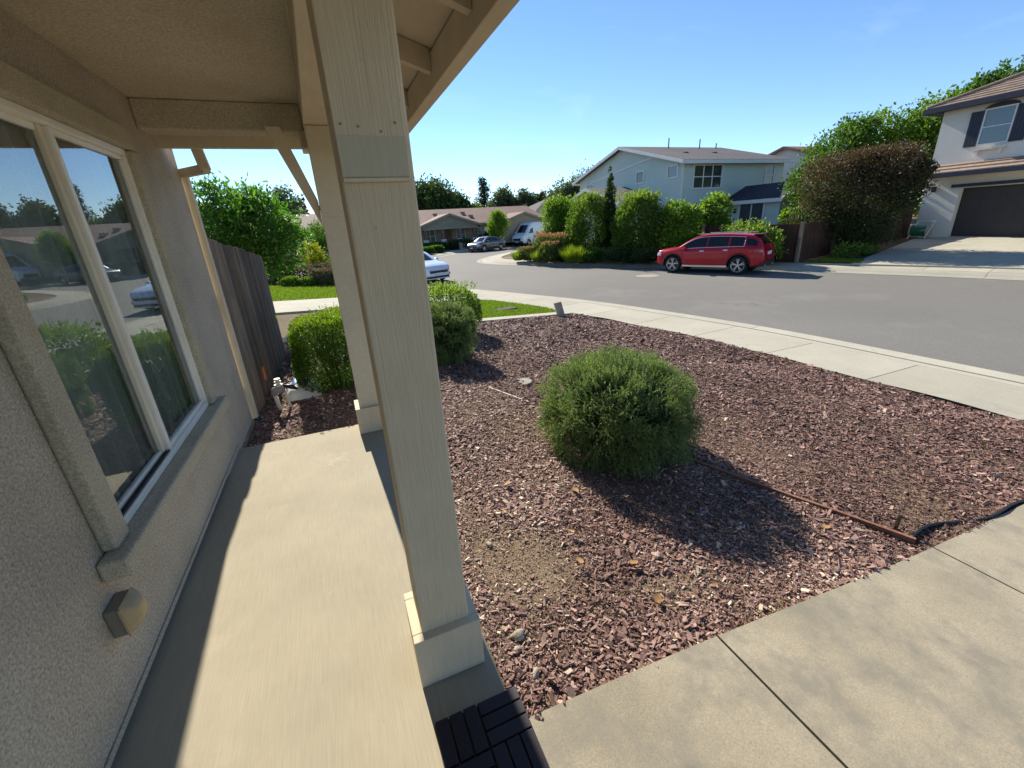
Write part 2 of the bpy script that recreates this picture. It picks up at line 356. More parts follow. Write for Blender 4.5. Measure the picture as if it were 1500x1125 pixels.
class MB:
    def __init__(s):
        s.v = []; s.f = []
    def quad(s, *p):
        n = len(s.v); s.v += [tuple(q) for q in p]; s.f.append(tuple(range(n, n + len(p)))); return s
    def box(s, x0, x1, y0, y1, z0, z1):
        n = len(s.v)
        s.v += [(x0, y0, z0), (x1, y0, z0), (x1, y1, z0), (x0, y1, z0), (x0, y0, z1), (x1, y0, z1), (x1, y1, z1), (x0, y1, z1)]
        s.f += [tuple(n + i for i in q) for q in ((0, 3, 2, 1), (4, 5, 6, 7), (0, 1, 5, 4), (1, 2, 6, 5), (2, 3, 7, 6), (3, 0, 4, 7))]
        return s
    def hexa(s, pts):
        n = len(s.v); s.v += [tuple(p) for p in pts]
        s.f += [tuple(n + i for i in q) for q in ((0, 3, 2, 1), (4, 5, 6, 7), (0, 1, 5, 4), (1, 2, 6, 5), (2, 3, 7, 6), (3, 0, 4, 7))]
        return s
    def beam(s, a, b, w, h, up=(0, 0, 1)):
        """box from a to b, w wide sideways, h tall, a/b on the centre line"""
        a = Vector(a); b = Vector(b); d = (b - a).normalized()
        side = d.cross(Vector(up))
        if side.length < 1e-4: side = d.cross(Vector((0, 1, 0)))
        side.normalize(); u = side.cross(d).normalized()
        side *= w / 2; u *= h / 2
        return s.hexa([a - side - u, a + side - u, b + side - u, b - side - u, a - side + u, a + side + u, b + side + u, b - side + u])
    def prism(s, poly, d):
        """extrude polygon (list of 3d points) along vector d"""
        n = len(s.v); k = len(poly); d = Vector(d)
        s.v += [tuple(p) for p in poly] + [tuple(Vector(p) + d) for p in poly]
        s.f.append(tuple(range(n + k - 1, n - 1, -1))); s.f.append(tuple(range(n + k, n + 2 * k)))
        for i in range(k):
            j = (i + 1) % k
            s.f.append((n + i, n + j, n + k + j, n + k + i))
        return s
    def tube(s, pts, rad, n=8, caps=True):
        pts = [Vector(p) for p in pts]
        if not isinstance(rad, (list, tuple)): rad = [rad] * len(pts)
        base = len(s.v); ref = None
        for i, p in enumerate(pts):
            d = (pts[min(i + 1, len(pts) - 1)] - pts[max(i - 1, 0)]).normalized()
            if ref is None:
                ref = d.orthogonal().normalized()
            ref = (ref - d * ref.dot(d)).normalized()
            e = d.cross(ref)
            for k in range(n):
                t = 2 * math.pi * k / n
                s.v.append(tuple(p + (ref * math.cos(t) + e * math.sin(t)) * rad[i]))
        for i in range(len(pts) - 1):
            for k in range(n):
                a = base + i * n + k; b = base + i * n + (k + 1) % n
                s.f.append((a, b, b + n, a + n))
        if caps:
            s.f.append(tuple(base + k for k in range(n - 1, -1, -1)))
            e = base + (len(pts) - 1) * n
            s.f.append(tuple(e + k for k in range(n)))
        return s
    def grid(s, P):
        """P[i][j] points"""
        n = len(s.v); r = len(P); c = len(P[0])
        for row in P: s.v += [tuple(p) for p in row]
        for i in range(r - 1):
            for j in range(c - 1):
                a = n + i * c + j
                s.f.append((a, a + 1, a + c + 1, a + c))
        return s
    def mesh(s, name, smooth=False):
        me = bpy.data.meshes.new(name)
        me.from_pydata(s.v, [], s.f)
        if smooth:
            me.polygons.foreach_set('use_smooth', [True] * len(me.polygons))
        me.update()
        return me
    def build(s, name, mat, parent=None, smooth=False, bevel=0.0, fixn=False):
        me = s.mesh(name, smooth)
        if fixn:
            import bmesh
            bm = bmesh.new(); bm.from_mesh(me); bmesh.ops.recalc_face_normals(bm, faces=bm.faces); bm.to_mesh(me); bm.free()
        o = link(name, me, mat, parent)
        if bevel:
            b = o.modifiers.new('bevel', 'BEVEL'); b.width = bevel; b.segments = 2; b.limit_method = 'ANGLE'
        return o

def box(name, mat, parent, x0, x1, y0, y1, z0, z1, bevel=0.0):
    return MB().box(x0, x1, y0, y1, z0, z1).build(name, mat, parent, bevel=bevel)

def mesh_np(name, V, F, v=None, smooth=False):
    me = bpy.data.meshes.new(name)
    V = np.ascontiguousarray(V, np.float32); F = np.ascontiguousarray(F, np.int32)
    k = F.shape[1]
    me.vertices.add(len(V)); me.vertices.foreach_set('co', V.ravel())
    me.loops.add(F.size); me.loops.foreach_set('vertex_index', F.ravel())
    me.polygons.add(len(F)); me.polygons.foreach_set('loop_start', np.arange(0, F.size, k, dtype=np.int32))
    me.polygons.foreach_set('use_smooth', np.full(len(F), bool(smooth)))
    me.update(calc_edges=True)
    if v is not None:
        a = me.attributes.new('v', 'FLOAT', 'FACE'); a.data.foreach_set('value', np.ascontiguousarray(v, np.float32))
    return me

def unit(a):
    return a / np.maximum(np.linalg.norm(a, axis=1, keepdims=True), 1e-9)

def leaf_quads(C, D, L, W, N=None):
    """rhombic leaves centred at C pointing D"""
    n = len(C)
    R = N if N is not None else RNG.normal(size=(n, 3))
    S = unit(np.cross(D, R)); Nn = np.cross(S, D)
    L = np.asarray(L).reshape(-1, 1); W = np.asarray(W).reshape(-1, 1)
    p0 = C - D * L * 0.5; p2 = C + D * L * 0.5
    mid = C - D * L * 0.06 + Nn * W * 0.18
    V = np.stack([p0, mid + S * W * 0.5, p2, mid - S * W * 0.5], 1).reshape(-1, 3)
    return V, np.arange(4 * n).reshape(n, 4)

def sphere_dirs(n):
    return unit(RNG.normal(size=(n, 3)))

def lump(d, seed, k=5):
    """smooth random radius factor per direction"""
    r = np.random.default_rng(seed); f = np.zeros(len(d))
    for i in range(k):
        w = r.normal(size=3) * (1.5 + i * 0.9); f += np.sin(d @ w + r.uniform(0, 6.28)) / (1 + i * 0.5)
    return f / 2.2

def crown_mesh(name, lobes, ncl, k, leaf, seed, aspect=0.5, sig=0.16, rough=0.16, inner=0.5, droop=0.0, up=0.25, vbias=0.0, vz=0.0):
    Cs = []; Ds = []; vs = []
    vol = np.array([l[3] * l[4] * l[5] for l in lobes]) ** 0.67
    vol = vol / vol.sum()
    for i, l in enumerate(lobes):
        n = max(4, int(ncl * vol[i]))
        d = sphere_dirs(n)
        rr = (inner + (1 - inner) * RNG.random(n) ** 0.6) * (1 + rough * lump(d, seed + i))
        rad = np.array(l[3:6])
        c = np.array(l[:3]) + d * rad * rr[:, None]
        sg = sig * float(np.mean(rad))
        pc = np.repeat(c, k, 0) + RNG.normal(size=(n * k, 3)) * sg
        dd = unit(np.repeat(d, k, 0) * 0.7 + RNG.normal(size=(n * k, 3)) * 0.75 + np.array([0, 0, up - droop]))
        Cs.append(pc); Ds.append(dd)
        vs.append(np.clip(np.repeat(RNG.random(n), k) * 0.55 + RNG.random(n * k) * 0.45 + vbias + 0.12 * np.repeat(d[:, 2], k), 0, 1))
    C = np.concatenate(Cs); D = np.concatenate(Ds); v = np.concatenate(vs)
    if vz:
        zn = (C[:, 2] - C[:, 2].min()) / np.ptp(C[:, 2]); v = np.clip(v * 0.75 + vz * (zn - 0.35), 0, 1)
    L = leaf * RNG.uniform(0.7, 1.3, len(C))
    V, F = leaf_quads(C, D, L, L * aspect)
    return mesh_np(name, V, F, v)

def trunk_mb(base, top, r, lobes, n=7, limbs=True):
    mb = MB(); b = Vector(base); t = Vector(top)
    pts = []; rad = []
    for i in range(6):
        f = i / 5
        p = b.lerp(t, f) + Vector((random.uniform(-1, 1), random.uniform(-1, 1), 0)) * r * 0.5 * (0 if i == 0 else 1)
        pts.append(p); rad.append(r * (1.25 if i == 0 else 1) * (1 - 0.65 * f))
    mb.tube(pts, rad, n)
    if limbs:
        for l in lobes:
            c = Vector(l[:3]); st = b.lerp(t, random.uniform(0.45, 0.85))
            mid = st.lerp(c, 0.5) + Vector((0, 0, 0.08 * (c - st).length))
            mb.tube([st, mid, c + Vector((0, 0, l[5] * 0.3))], [r * 0.5, r * 0.32, r * 0.1], 5)
            for _ in range(3):
                e = c + Vector((random.uniform(-1, 1) * l[3], random.uniform(-1, 1) * l[4], random.uniform(0, 0.8) * l[5])) * 0.75
                mb.tube([mid, mid.lerp(e, 0.6) + Vector((0, 0, 0.05)), e], [r * 0.22, r * 0.14, r * 0.05], 4)
    return mb

def tree(name, label, cat, base, lobes, mat, leaf, ncl, k, r, seed, group=None, aspect=0.5, sig=0.16, rough=0.16, inner=0.5, limbs=True, up=0.25, droop=0.0, vbias=0.0, trunk='trunk', vz=0.0):
    """lobes relative to base: (dx,dy,dz,rx,ry,rz)"""
    t = thing(name, base, label, cat, group, world=False)
    zc = max(l[2] for l in lobes)
    mb = trunk_mb((0, 0, -0.1), (0, 0, zc * 0.85), r, lobes, limbs=limbs)
    mb.build(trunk, 'bark', t, smooth=True)
    link('crown', crown_mesh('crown', lobes, ncl, k, leaf, seed, aspect, sig, rough, inner, droop, up, vbias, vz), mat, t)
    return t

# ------------------------------------------------------------------ ground plan
def catmull(P, step=0.25):
    P = [np.array(p, float) for p in P]; out = []
    P = [2 * P[0] - P[1]] + P + [2 * P[-1] - P[-2]]
    for i in range(1, len(P) - 2):
        n = max(2, int(np.linalg.norm(P[i + 1] - P[i]) / step))
        for t in np.linspace(0, 1, n, endpoint=False):
            a, b, c, d = P[i - 1:i + 3]
            out.append(0.5 * ((2 * b) + (c - a) * t + (2 * a - 5 * b + 4 * c - d) * t ** 2 + (3 * b - a - 3 * c + d) * t ** 3))
    out.append(P[-2])
    return np.array(out)

CA = catmull([(6.6, -20), (6.6, -8), (6.62, 0), (6.58, 3.2), (6.45, 6), (6.05, 8.4), (5.4, 11.2), (4.4, 13.9), (3.35, 16.5), (2.0, 19.8), (0.2, 23.8), (-2.5, 28.5), (-7, 34), (-14, 40), (-25, 46), (-45, 52)])
CBg = catmull([(20.6, -20), (20.5, -8), (20.0, 2), (19.3, 6), (18.4, 9.6), (17.3, 13), (15.5, 17), (12.9, 21.8), (11.1, 25.8), (10.15, 28.3), (9.95, 30.5), (10.6, 32.8), (12.2, 35.3), (14.6, 38), (20, 43.5), (30, 52), (45, 63)])
CCg = catmull([(-30, 66), (-14, 54), (-4, 45), (3, 40), (8, 39.6), (11.5, 43), (14.5, 47.2), (19, 49.8), (30, 55.5), (50, 66)])

def normals(P):
    T = np.gradient(P, axis=0); T = unit(T)
    return np.stack([T[:, 1], -T[:, 0]], 1)      # right of travel

def arclen(P):
    return np.concatenate([[0], np.cumsum(np.linalg.norm(np.diff(P, axis=0), axis=1))])

def ndist(C, X, Y):
    X = np.asarray(X, float); Y = np.asarray(Y, float)
    q = np.stack([X.ravel(), Y.ravel()], 1); out = np.empty(len(q))
    for i in range(0, len(q), 4000):
        out[i:i + 4000] = np.sqrt(((q[i:i + 4000, None, :] - C[None]) ** 2).sum(2).min(1))
    return out.reshape(X.shape)

CBi = CBg + normals(CBg) * 1.9          # inner edge of the far pavement
CCi = CCg - normals(CCg) * 1.9
def xin(Y): return np.interp(Y, CA[:, 1], CA[:, 0])
def xbin(Y):
    o = np.argsort(CBi[:, 1]); return np.interp(Y, CBi[o, 1], CBi[o, 0])
def zA(X, Y): return np.minimum(-0.06, -0.62 + 0.0895 * ndist(CA, X, Y))
def zB(X, Y): return np.minimum(0.0, -0.62 + 0.068 * ndist(CBi, X, Y))
def zC(X, Y): return np.minimum(-0.1, -0.62 + 0.05 * ndist(CCi, X, Y))
def za(x, y): return float(zA(np.array([x]), np.array([y]))[0])
def zb(x, y): return float(zB(np.array([x]), np.array([y]))[0])
def zc(x, y): return float(zC(np.array([x]), np.array([y]))[0])

def sheet(name, mat, xs, ys, zf, off=0.0, thick=0.0, parent=None, kind='structure'):
    """xs, ys: 2d arrays; z from zf; optional downward skirt"""
    Z = zf(xs, ys) + off
    P = [[(xs[i, j], ys[i, j], Z[i, j]) for j in range(xs.shape[1])] for i in range(xs.shape[0])]
    mb = MB().grid(P)
    if thick:
        r, c = xs.shape
        ring = [(0, j) for j in range(c)] + [(i, c - 1) for i in range(1, r)] + [(r - 1, j) for j in range(c - 2, -1, -1)] + [(i, 0) for i in range(r - 2, 0, -1)]
        for a, b in zip(ring, ring[1:] + ring[:1]):
            p, q = P[a[0]][a[1]], P[b[0]][b[1]]
            mb.quad(p, q, (q[0], q[1], q[2] - thick), (p[0], p[1], p[2] - thick))
    o = mb.build(name, mat, parent, smooth=not thick)
    if parent is None:
        o['kind'] = kind
    return o

def span(x0f, x1f, y0, y1, nx, ny):
    ys = np.linspace(y0, y1, ny)[:, None] * np.ones((1, nx))
    t = np.linspace(0, 1, nx)[None, :]
    a = np.array([x0f(y) for y in ys[:, 0]])[:, None]; b = np.array([x1f(y) for y in ys[:, 0]])[:, None]
    return a + (b - a) * t, ys

def spanx(y0f, y1f, x0, x1, nx, ny):
    xs = np.linspace(x0, x1, nx)[None, :] * np.ones((ny, 1))
    t = np.linspace(0, 1, ny)[:, None]
    a = np.array([y0f(x) for x in xs[0]])[None, :]; b = np.array([y1f(x) for x in xs[0]])[None, :]
    return xs, a + (b - a) * t

g = MB().quad((-500, -500, -0.95), (500, -500, -0.95), (500, 900, -0.95), (-500, 900, -0.95)).build('ground', 'dirt'); g['kind'] = 'structure'
# road: one sheet, gently crowned is not visible
xs, ys = np.meshgrid(np.linspace(-70, 70, 60), np.linspace(-25, 75, 60))
sheet('road', 'asphalt', xs, ys, lambda x, y: 0 * x - 0.78)
xs, ys = span(lambda y: -80, lambda y: xin(y) + 0.03, -20, 52, 90, 200)
sheet('front_lots', 'dirt', xs, ys, zA, -0.035)
xs, ys = span(lambda y: xbin(y) - 0.03, lambda y: 110, -18, 62, 90, 200)
sheet('opposite_lots', 'dirt', xs, ys, zB, -0.03)
def xcl(y):
    return np.interp(y, [40.0, 46, 54, 66], [4, -4.5, -12, -30])
yy = lambda x: float(np.interp(x, CCi[np.argsort(CCi[:, 0]), 0], CCi[np.argsort(CCi[:, 0]), 1]))
xs, ys = spanx(lambda x: yy(x), lambda x: 160, -29, 49, 80, 60)
sheet('corner_lots', 'dirt', xs, ys, zC, -0.03)

def kerb(name, C, sgn, prof_walk, prof_kerb, wl, kl, label, s0=0, s1=1e9):
    """pavement slabs (children) along curve C; offsets to the right*sgn"""
    root = thing(name, (float(C[0, 0]), float(C[0, 1]), -0.62), None, None)
    root['kind'] = 'structure'
    if label: root['label'] = label
    N = normals(C) * sgn; S = arclen(C)
    def piece(nm, prof, a, b):
        n = max(2, int((b - a) / 0.4) + 1); P = []
        for s in np.linspace(a, b, n):
            x = np.interp(s, S, C[:, 0]); y = np.interp(s, S, C[:, 1]); nx = np.interp(s, S, N[:, 0]); ny = np.interp(s, S, N[:, 1])
            P.append([(x + nx * o, y + ny * o, z) for o, z in prof])
        mb = MB().grid(P if sgn > 0 else P)
        for row in (P[0], P[-1]):
            for p, q in zip(row[:-1], row[1:]):
                mb.quad(p, q, (q[0], q[1], q[2] - 0.1), (p[0], p[1], p[2] - 0.1))
        mb.build(nm, 'sidewalk', root)
    s = max(0, s0)
    while s < min(S[-1], s1) - 0.3:
        e = min(S[-1], s + wl); piece('paving_slab', prof_walk, s + 0.007, e - 0.007); s = e
    s = max(0, s0)
    while s < min(S[-1], s1) - 0.3:
        e = min(S[-1], s + kl); piece('kerb_piece', prof_kerb, s + 0.006, e - 0.006); s = e
    return root

kerb('sidewalk', CA, 1, [(0, -0.70), (0.004, -0.615), (0.6, -0.628), (1.312, -0.642), (1.3125, -0.72)],
     [(1.315, -0.72), (1.32, -0.643), (1.45, -0.652), (1.62, -0.70), (1.78, -0.765), (1.95, -0.782), (2.28, -0.768), (2.285, -0.80)], 1.53, 6.12,
     'pale concrete sidewalk with rolled kerb along the near side of the road', 8, 75)
kerb('opposite_sidewalk', CBg, 1, [(0.80, -0.72), (0.805, -0.652), (1.9, -0.615), (1.905, -0.70)],
     [(0, -0.80), (0.005, -0.768), (0.33, -0.782), (0.48, -0.765), (0.62, -0.70), (0.79, -0.654), (0.795, -0.72)], 1.6, 6.4,
     'pale concrete sidewalk on the far side of the road', 8, 85)
kerb('corner_sidewalk', CCg, -1, [(0.80, -0.72), (0.805, -0.652), (1.9, -0.615), (1.905, -0.70)],
     [(0, -0.80), (0.005, -0.768), (0.33, -0.782), (0.48, -0.765), (0.62, -0.70), (0.79, -0.654), (0.795, -0.72)], 3.2, 6.4,
     'distant pale sidewalk in front of the brown ranch house', 8, 95)
mh = MB()
for i in range(24):
    a = 2 * math.pi * i / 24; b = 2 * math.pi * (i + 1) / 24
    mh.quad((12.87, 15.6, -0.772), (12.87 + 0.5 * math.cos(a), 15.6 + 0.5 * math.sin(a), -0.774), (12.87 + 0.5 * math.cos(b), 15.6 + 0.5 * math.sin(b), -0.774))
tag(mh.build('manhole_cover', 'concrete_stub'), 'round pale manhole collar in the asphalt beside the red car', 'manhole')

# --------------------------------------------------------------- mulch bed
def yend(x): return 9.15 + (x - 2.86) * 0.2
xs, ys = span(lambda y: -1.45, lambda y: xin(y) - 0.02, 0.9, 1, 80, 100)
ys = np.array([[0.93 + (yend(x) - 0.93) * i / 99 for x in xs[0]] for i in range(100)])
xs = np.array([[-1.45 + (xin(ys[i, -1]) - 0.02 + 1.45) * j / 79 for j in range(80)] for i in range(100)])
def zmul(x, y):
    return zA(x, y) + 0.012 * np.sin(x * 2.1 + y * 1.3) + 0.008 * np.sin(x * 5.1 - y * 4.3)
sheet('mulch_bed', 'soil', xs, ys, zmul)

def board_x(y):      # buried header board line
    return 2.96 + (y - 1.07) * (1.52 - 2.96) / (4.57 - 1.07)

def chips(n, dens_near, seed):
    r = np.random.default_rng(seed)
    X = r.uniform(-1.4, 6.6, n); Y = r.uniform(0.96, 9.75, n)
    ok = (X < xin(Y) - 0.03) & (Y < yend(X) - 0.02) & ~((X < 0.34) & (Y < 3.97)) & (X > -0.98)
    X = X[ok]; Y = Y[ok]
    D = np.hypot(X, Y)
    keep = np.clip((2.6 / np.maximum(D, 2.0)) ** 1.25, 0.16, 1)
    bare = np.exp(-(((X - 0.72) / 0.34) ** 2 + ((Y - 1.75) / 0.36) ** 2)) + 0.8 * np.exp(-(((X - 1.35) / 0.33) ** 2 + ((Y - 1.32) / 0.13) ** 2)) \
        + 0.5 * np.exp(-(((X - 0.5) / 0.15) ** 2 + ((Y - 2.4) / 0.5) ** 2))
    lumpy = 0.5 + 0.5 * np.sin(X * 7.1 + 1.3 * np.sin(Y * 5)) * np.sin(Y * 6.3 + X)
    keep *= np.clip(1.05 - 1.0 * bare, 0.06, 1) * (0.8 + 0.2 * lumpy)
    k = r.random(len(X)) < keep
    X = X[k]; Y = Y[k]; D = D[k]; bare = bare[k]
    n = len(X)
    L = np.exp(r.normal(math.log(0.0165), 0.50, n)).clip(0.006, 0.06) * np.clip(D / 4.2, 0.92, 1.9) * np.clip(1.1 - 0.55 * bare, 0.5, 1)
    L = L * (1 + 0.22 * np.sin(X * 3.9 + 2 * np.sin(Y * 2.3)) * np.sin(Y * 3.1 + 1))
    W = L * r.uniform(0.2, 0.62, n); T = np.minimum(L * r.uniform(0.08, 0.2, n), 0.007)
    yaw = r.uniform(0, 6.283, n); pit = r.normal(0, 0.25, n); rol = r.normal(0, 0.30, n)
    cy, sy, cp, sp, cr, sr = np.cos(yaw), np.sin(yaw), np.cos(pit), np.sin(pit), np.cos(rol), np.sin(rol)
    ax = np.stack([cy * cp, sy * cp, sp], 1)
    s0 = np.stack([-sy, cy, 0 * cy], 1); u0 = np.cross(ax, s0)
    ay = s0 * cr[:, None] + u0 * sr[:, None]; az = np.cross(ax, ay)
    base = np.stack([X, Y, zmul(X, Y) + T * 0.5 + np.abs(sp) * L * 0.28 + np.abs(sr) * W * 0.25 + r.random(n) * 0.008], 1)
    cor = []
    for (i, j, kk) in ((-1, -1, -1), (1, -1, -1), (1, 1, -1), (-1, 1, -1), (-1, -1, 1), (1, -1, 1), (1, 1, 1), (-1, 1, 1)):
        tw = r.uniform(0.25, 1.0, n)
        cor.append(base + ax * (i * L * 0.5 * r.uniform(0.6, 1.1, n))[:, None] + ay * (j * W * 0.5 * tw)[:, None] + az * (kk * T * 0.5)[:, None])
    V = np.stack(cor, 1).reshape(-1, 3)
    q = np.array([(4, 5, 6, 7), (0, 1, 5, 4), (1, 2, 6, 5), (2, 3, 7, 6), (3, 0, 4, 7)])
    ids = np.arange(n); nr_ = ids[D < 2.6]; fr_ = ids[D >= 2.6]
    F = np.concatenate([(nr_[:, None, None] * 8 + q[None]).reshape(-1, 4), (fr_[:, None, None] * 8 + q[None, [0, 1, 3]]).reshape(-1, 4)])
    own = np.concatenate([np.repeat(nr_, 5), np.repeat(fr_, 3)])
    right = X > board_x(Y)
    v = r.beta(1.9, 2.6, n)
    v = np.where(right, v * 0.86, v * 1.0 + 0.07)
    pn = np.sin(X * 2.7 + 1.9 * np.sin(Y * 1.4)) + np.sin(Y * 3.3 + 1.5 * np.sin(X * 2.1 + 1)) + 0.7 * np.sin(X * 6.1 - Y * 5.2)
    v = v + 0.05 * pn
    v = np.clip(v + 0.1 * bare + np.where(r.random(n) < 0.03, 0.3, 0), 0, 1)
    return V, F, v[own]
V, F, v = chips(1150000, 1, 3)
def debris(n, seed):
    r = np.random.default_rng(seed); X = r.uniform(0.33, 3.2, n); Y = r.uniform(0.97, 3.6, n)
    w = np.exp(-(((X - 0.72) / 0.42) ** 2 + ((Y - 1.75) / 0.45) ** 2)) + np.exp(-(((X - 1.35) / 0.4) ** 2 + ((Y - 1.32) / 0.17) ** 2)) + 0.25
    k = (r.random(n) < w) & ((Y > 1.0)); X = X[k]; Y = Y[k]; n = len(X)
    L = np.exp(r.normal(math.log(0.0075), 0.5, n)).clip(0.003, 0.022)
    C = np.stack([X, Y, zmul(X, Y) + 0.002 + L * 0.15], 1)
    D = unit(np.stack([r.normal(size=n), r.normal(size=n), r.normal(0, 0.35, n)], 1)); N = unit(np.stack([r.normal(0, 0.4, n), r.normal(0, 0.4, n), np.ones(n)], 1))
    V, F = leaf_quads(C, D, L, L * r.uniform(0.35, 0.9, n), N)
    return V, F, np.clip(r.beta(2.4, 2.0, n) * 0.9 + 0.1, 0, 1)
V2, F2, v2 = debris(60000, 5)
V = np.concatenate([V, V2]); F = np.concatenate([F, F2 + len(V) - len(V2)]); v = np.concatenate([v, v2])
mo = link('wood_mulch', mesh_np('wood_mulch', V, F, v), 'mulch')
tag(mo, 'reddish brown bark mulch spread over the front yard bed', 'mulch', kind='stuff')

# --------------------------------------------------------------- walkway, porch slab
wk = thing('walkway', (2, 0, -0.2), None, None); wk['kind'] = 'structure'; wk['label'] = 'worn tan concrete walkway running from the porch towards the road'
cuts = [0.365, 1.315, 3.03, 4.75, 6.58]
for a, b in zip(cuts[:-1], cuts[1:]):
    X, Y = spanx(lambda x: -4, lambda x: 0.975 + 0.012 * math.sin(x * 1.7), a + 0.006, b - 0.006, 14, 30)
    sheet('paving_slab', 'walk', X, Y, lambda x, y: np.minimum(-0.035, -0.62 + 0.0895 * (6.62 - x)), 0.022, 0.12, wk)
ps = MB().box(-1.03, 0.325, -3.0, 3.955, -0.17, 0.0).build('porch_slab', 'porch', bevel=0.008); ps['kind'] = 'structure'

# black plastic edging, wavy
pts = []
for i in range(40):
    x = 2.98 + i * 0.09
    pts.append((x, 1.0 + 0.03 * math.sin(i * 0.55) + 0.04 * math.sin(i * 0.23 + 1) + 0.02, za(x, 1.0) + 0.022 + 0.008 * math.sin(i * 0.7)))
e = MB()
for p, q in zip(pts[:-1], pts[1:]):
    e.hexa([(p[0], p[1] - 0.004, p[2] - 0.09), (q[0], q[1] - 0.004, q[2] - 0.09), (q[0], q[1] + 0.004, q[2] - 0.09), (p[0], p[1] + 0.004, p[2] - 0.09),
            (p[0], p[1] - 0.004, p[2] + 0.012), (q[0], q[1] - 0.004, q[2] + 0.012), (q[0], q[1] + 0.004, q[2] + 0.012), (p[0], p[1] + 0.004, p[2] + 0.012)])
t = thing('garden_edging', (pts[0][0], pts[0][1], pts[0][2]), 'wavy black plastic edging between the mulch and the walkway', 'edging')
e.build('edging_strip', 'dark', t)
MB().tube(pts, 0.009, 8).build('rolled_lip', 'dark', t, smooth=True)
# thin dark edging along the sidewalk
e = MB(); pr = None
for y in np.linspace(1.2, 9.4, 90):
    p = (xin(y) - 0.025, y, -0.632 + 0.012 * math.sin(y * 3.1))
    if pr:
        e.hexa([(pr[0] - 0.005, pr[1], pr[2] - 0.06), (pr[0] + 0.005, pr[1], pr[2] - 0.06), (p[0] + 0.005, p[1], p[2] - 0.06), (p[0] - 0.005, p[1], p[2] - 0.06),
                (pr[0] - 0.005, pr[1], pr[2] + 0.03), (pr[0] + 0.005, pr[1], pr[2] + 0.03), (p[0] + 0.005, p[1], p[2] + 0.03), (p[0] - 0.005, p[1], p[2] + 0.03)])
    pr = p
tag(e.build('garden_edging', 'dark'), 'thin black edging strip where the mulch meets the sidewalk', 'edging')

# header boards half buried
def hboard(y0, y1, h, mat, label):
    t = MB(); ys_ = np.linspace(y0, y1, 9)
    for a, b in zip(ys_[:-1], ys_[1:]):
        pa = (board_x(a), a, za(board_x(a), a) + h * (0.55 if a > 1.5 else 1)); pb = (board_x(b), b, za(board_x(b), b) + h * (0.55 if b > 1.5 else 1))
        t.beam(pa, pb, 0.022 if h > 0 else 0.012, 0.07)
    tag(t.build('header_board', mat), label, 'board')
hboard(1.03, 2.5, 0.016, 'board', 'reddish wooden header board half buried in mulch near the walkway')
hboard(4.0, 4.6, -0.022, 'pvc', 'pale strip of buried board in mulch beyond the round bush')
sx = board_x(1.0) + 0.02
tag(MB().beam((sx + 0.03, 1.16, za(sx, 1.1)), (sx + 0.035, 1.155, za(sx, 1.1) + 0.12), 0.016, 0.016, (0, 1, 0)).build('wooden_stake', 'bark'), 'short dark wooden stake at the end of the red header board', 'stake')

# concrete strip beyond the mulch, lawn patch, drive, far lawn
X, Y = spanx(lambda x: yend(x), lambda x: yend(x) + 0.34, -1.4, 5.62, 30, 4)
sheet('mow_strip', 'sidewalk', X, Y, zA, 0.03, 0.1)
X, Y = spanx(lambda x: yend(x) + 0.34, lambda x: max(yend(x) + 0.36, min(13.3, 13.3 + (x - 4.6) * 0.2, float(np.interp(x, CA[::-1, 0], CA[::-1, 1])) - 0.1)), 1.3, 5.45, 60, 20)
sheet('lawn_patch', 'lawnbase', X, Y, zA, 0.0)
LAWN1 = (X, Y)
dy0 = lambda x: 13.3 + 0.2 * max(0, x - 4.6) + 0.06 * x
dy1 = lambda x: 16.6 + 0.12 * x
X, Y = spanx(lambda x: 12.2 + 0.32 * (x + 1.2), lambda x: 15.3 + 0.36 * (x + 1.2), -9, 4.2, 40, 14)
X = np.minimum(X, xin(Y) + 0.0)
sheet('neighbour_driveway', 'sidewalk', X, Y, zA, 0.02, 0.08)
X, Y = spanx(lambda x: 15.32 + 0.36 * (x + 1.2), lambda x: 22.5 + 0.1 * x, -9, 2.6, 50, 24)
X = np.minimum(X, xin(Y) - 0.02)
sheet('neighbour_lawn', 'lawnbase', X, Y, zA, 0.0)
LAWN2 = (X, Y)

def grass(name, XY, n, h, zf, label, seed):
    r = np.random.default_rng(seed); X, Y = XY
    i = r.integers(0, X.shape[0] - 1, n * 3); j = r.integers(0, X.shape[1] - 1, n * 3)
    ar = np.abs((X[i, j + 1] - X[i, j]) * (Y[i + 1, j] - Y[i, j])); k = r.random(n * 3) < ar / ar.max(); i = i[k][:n]; j = j[k][:n]; n = len(i)
    a = r.random(n); b = r.random(n)
    f = lambda Q: Q[i, j] * (1 - a) * (1 - b) + Q[i, j + 1] * a * (1 - b) + Q[i + 1, j] * (1 - a) * b + Q[i + 1, j + 1] * a * b
    x = f(X); y = f(Y); z = zf(x, y)
    th = r.uniform(0, 6.28, n); w = 0.010 * r.uniform(0.8, 2.0, n); hh = h * r.uniform(0.5, 1.3, n)
    c, s = np.cos(th), np.sin(th); lx, ly = r.normal(0, 0.4, n) * hh, r.normal(0, 0.4, n) * hh
    V = np.stack([np.stack([x - c * w, y - s * w, z], 1), np.stack([x + c * w, y + s * w, z], 1), np.stack([x + lx, y + ly, z + hh], 1)], 1).reshape(-1, 3)
    o = link(name, mesh_np(name, V, np.arange(3 * n).reshape(n, 3), r.random(n)), 'l_grass')
    tag(o, label, 'grass', kind='stuff')
grass('lawn_grass', LAWN1, 42000, 0.055, zA, 'small bright green lawn patch beyond the mulch bed', 5)
grass('lawn_grass', LAWN2, 60000, 0.07, zA, 'sunlit green lawn beyond the neighbouring driveway', 6)
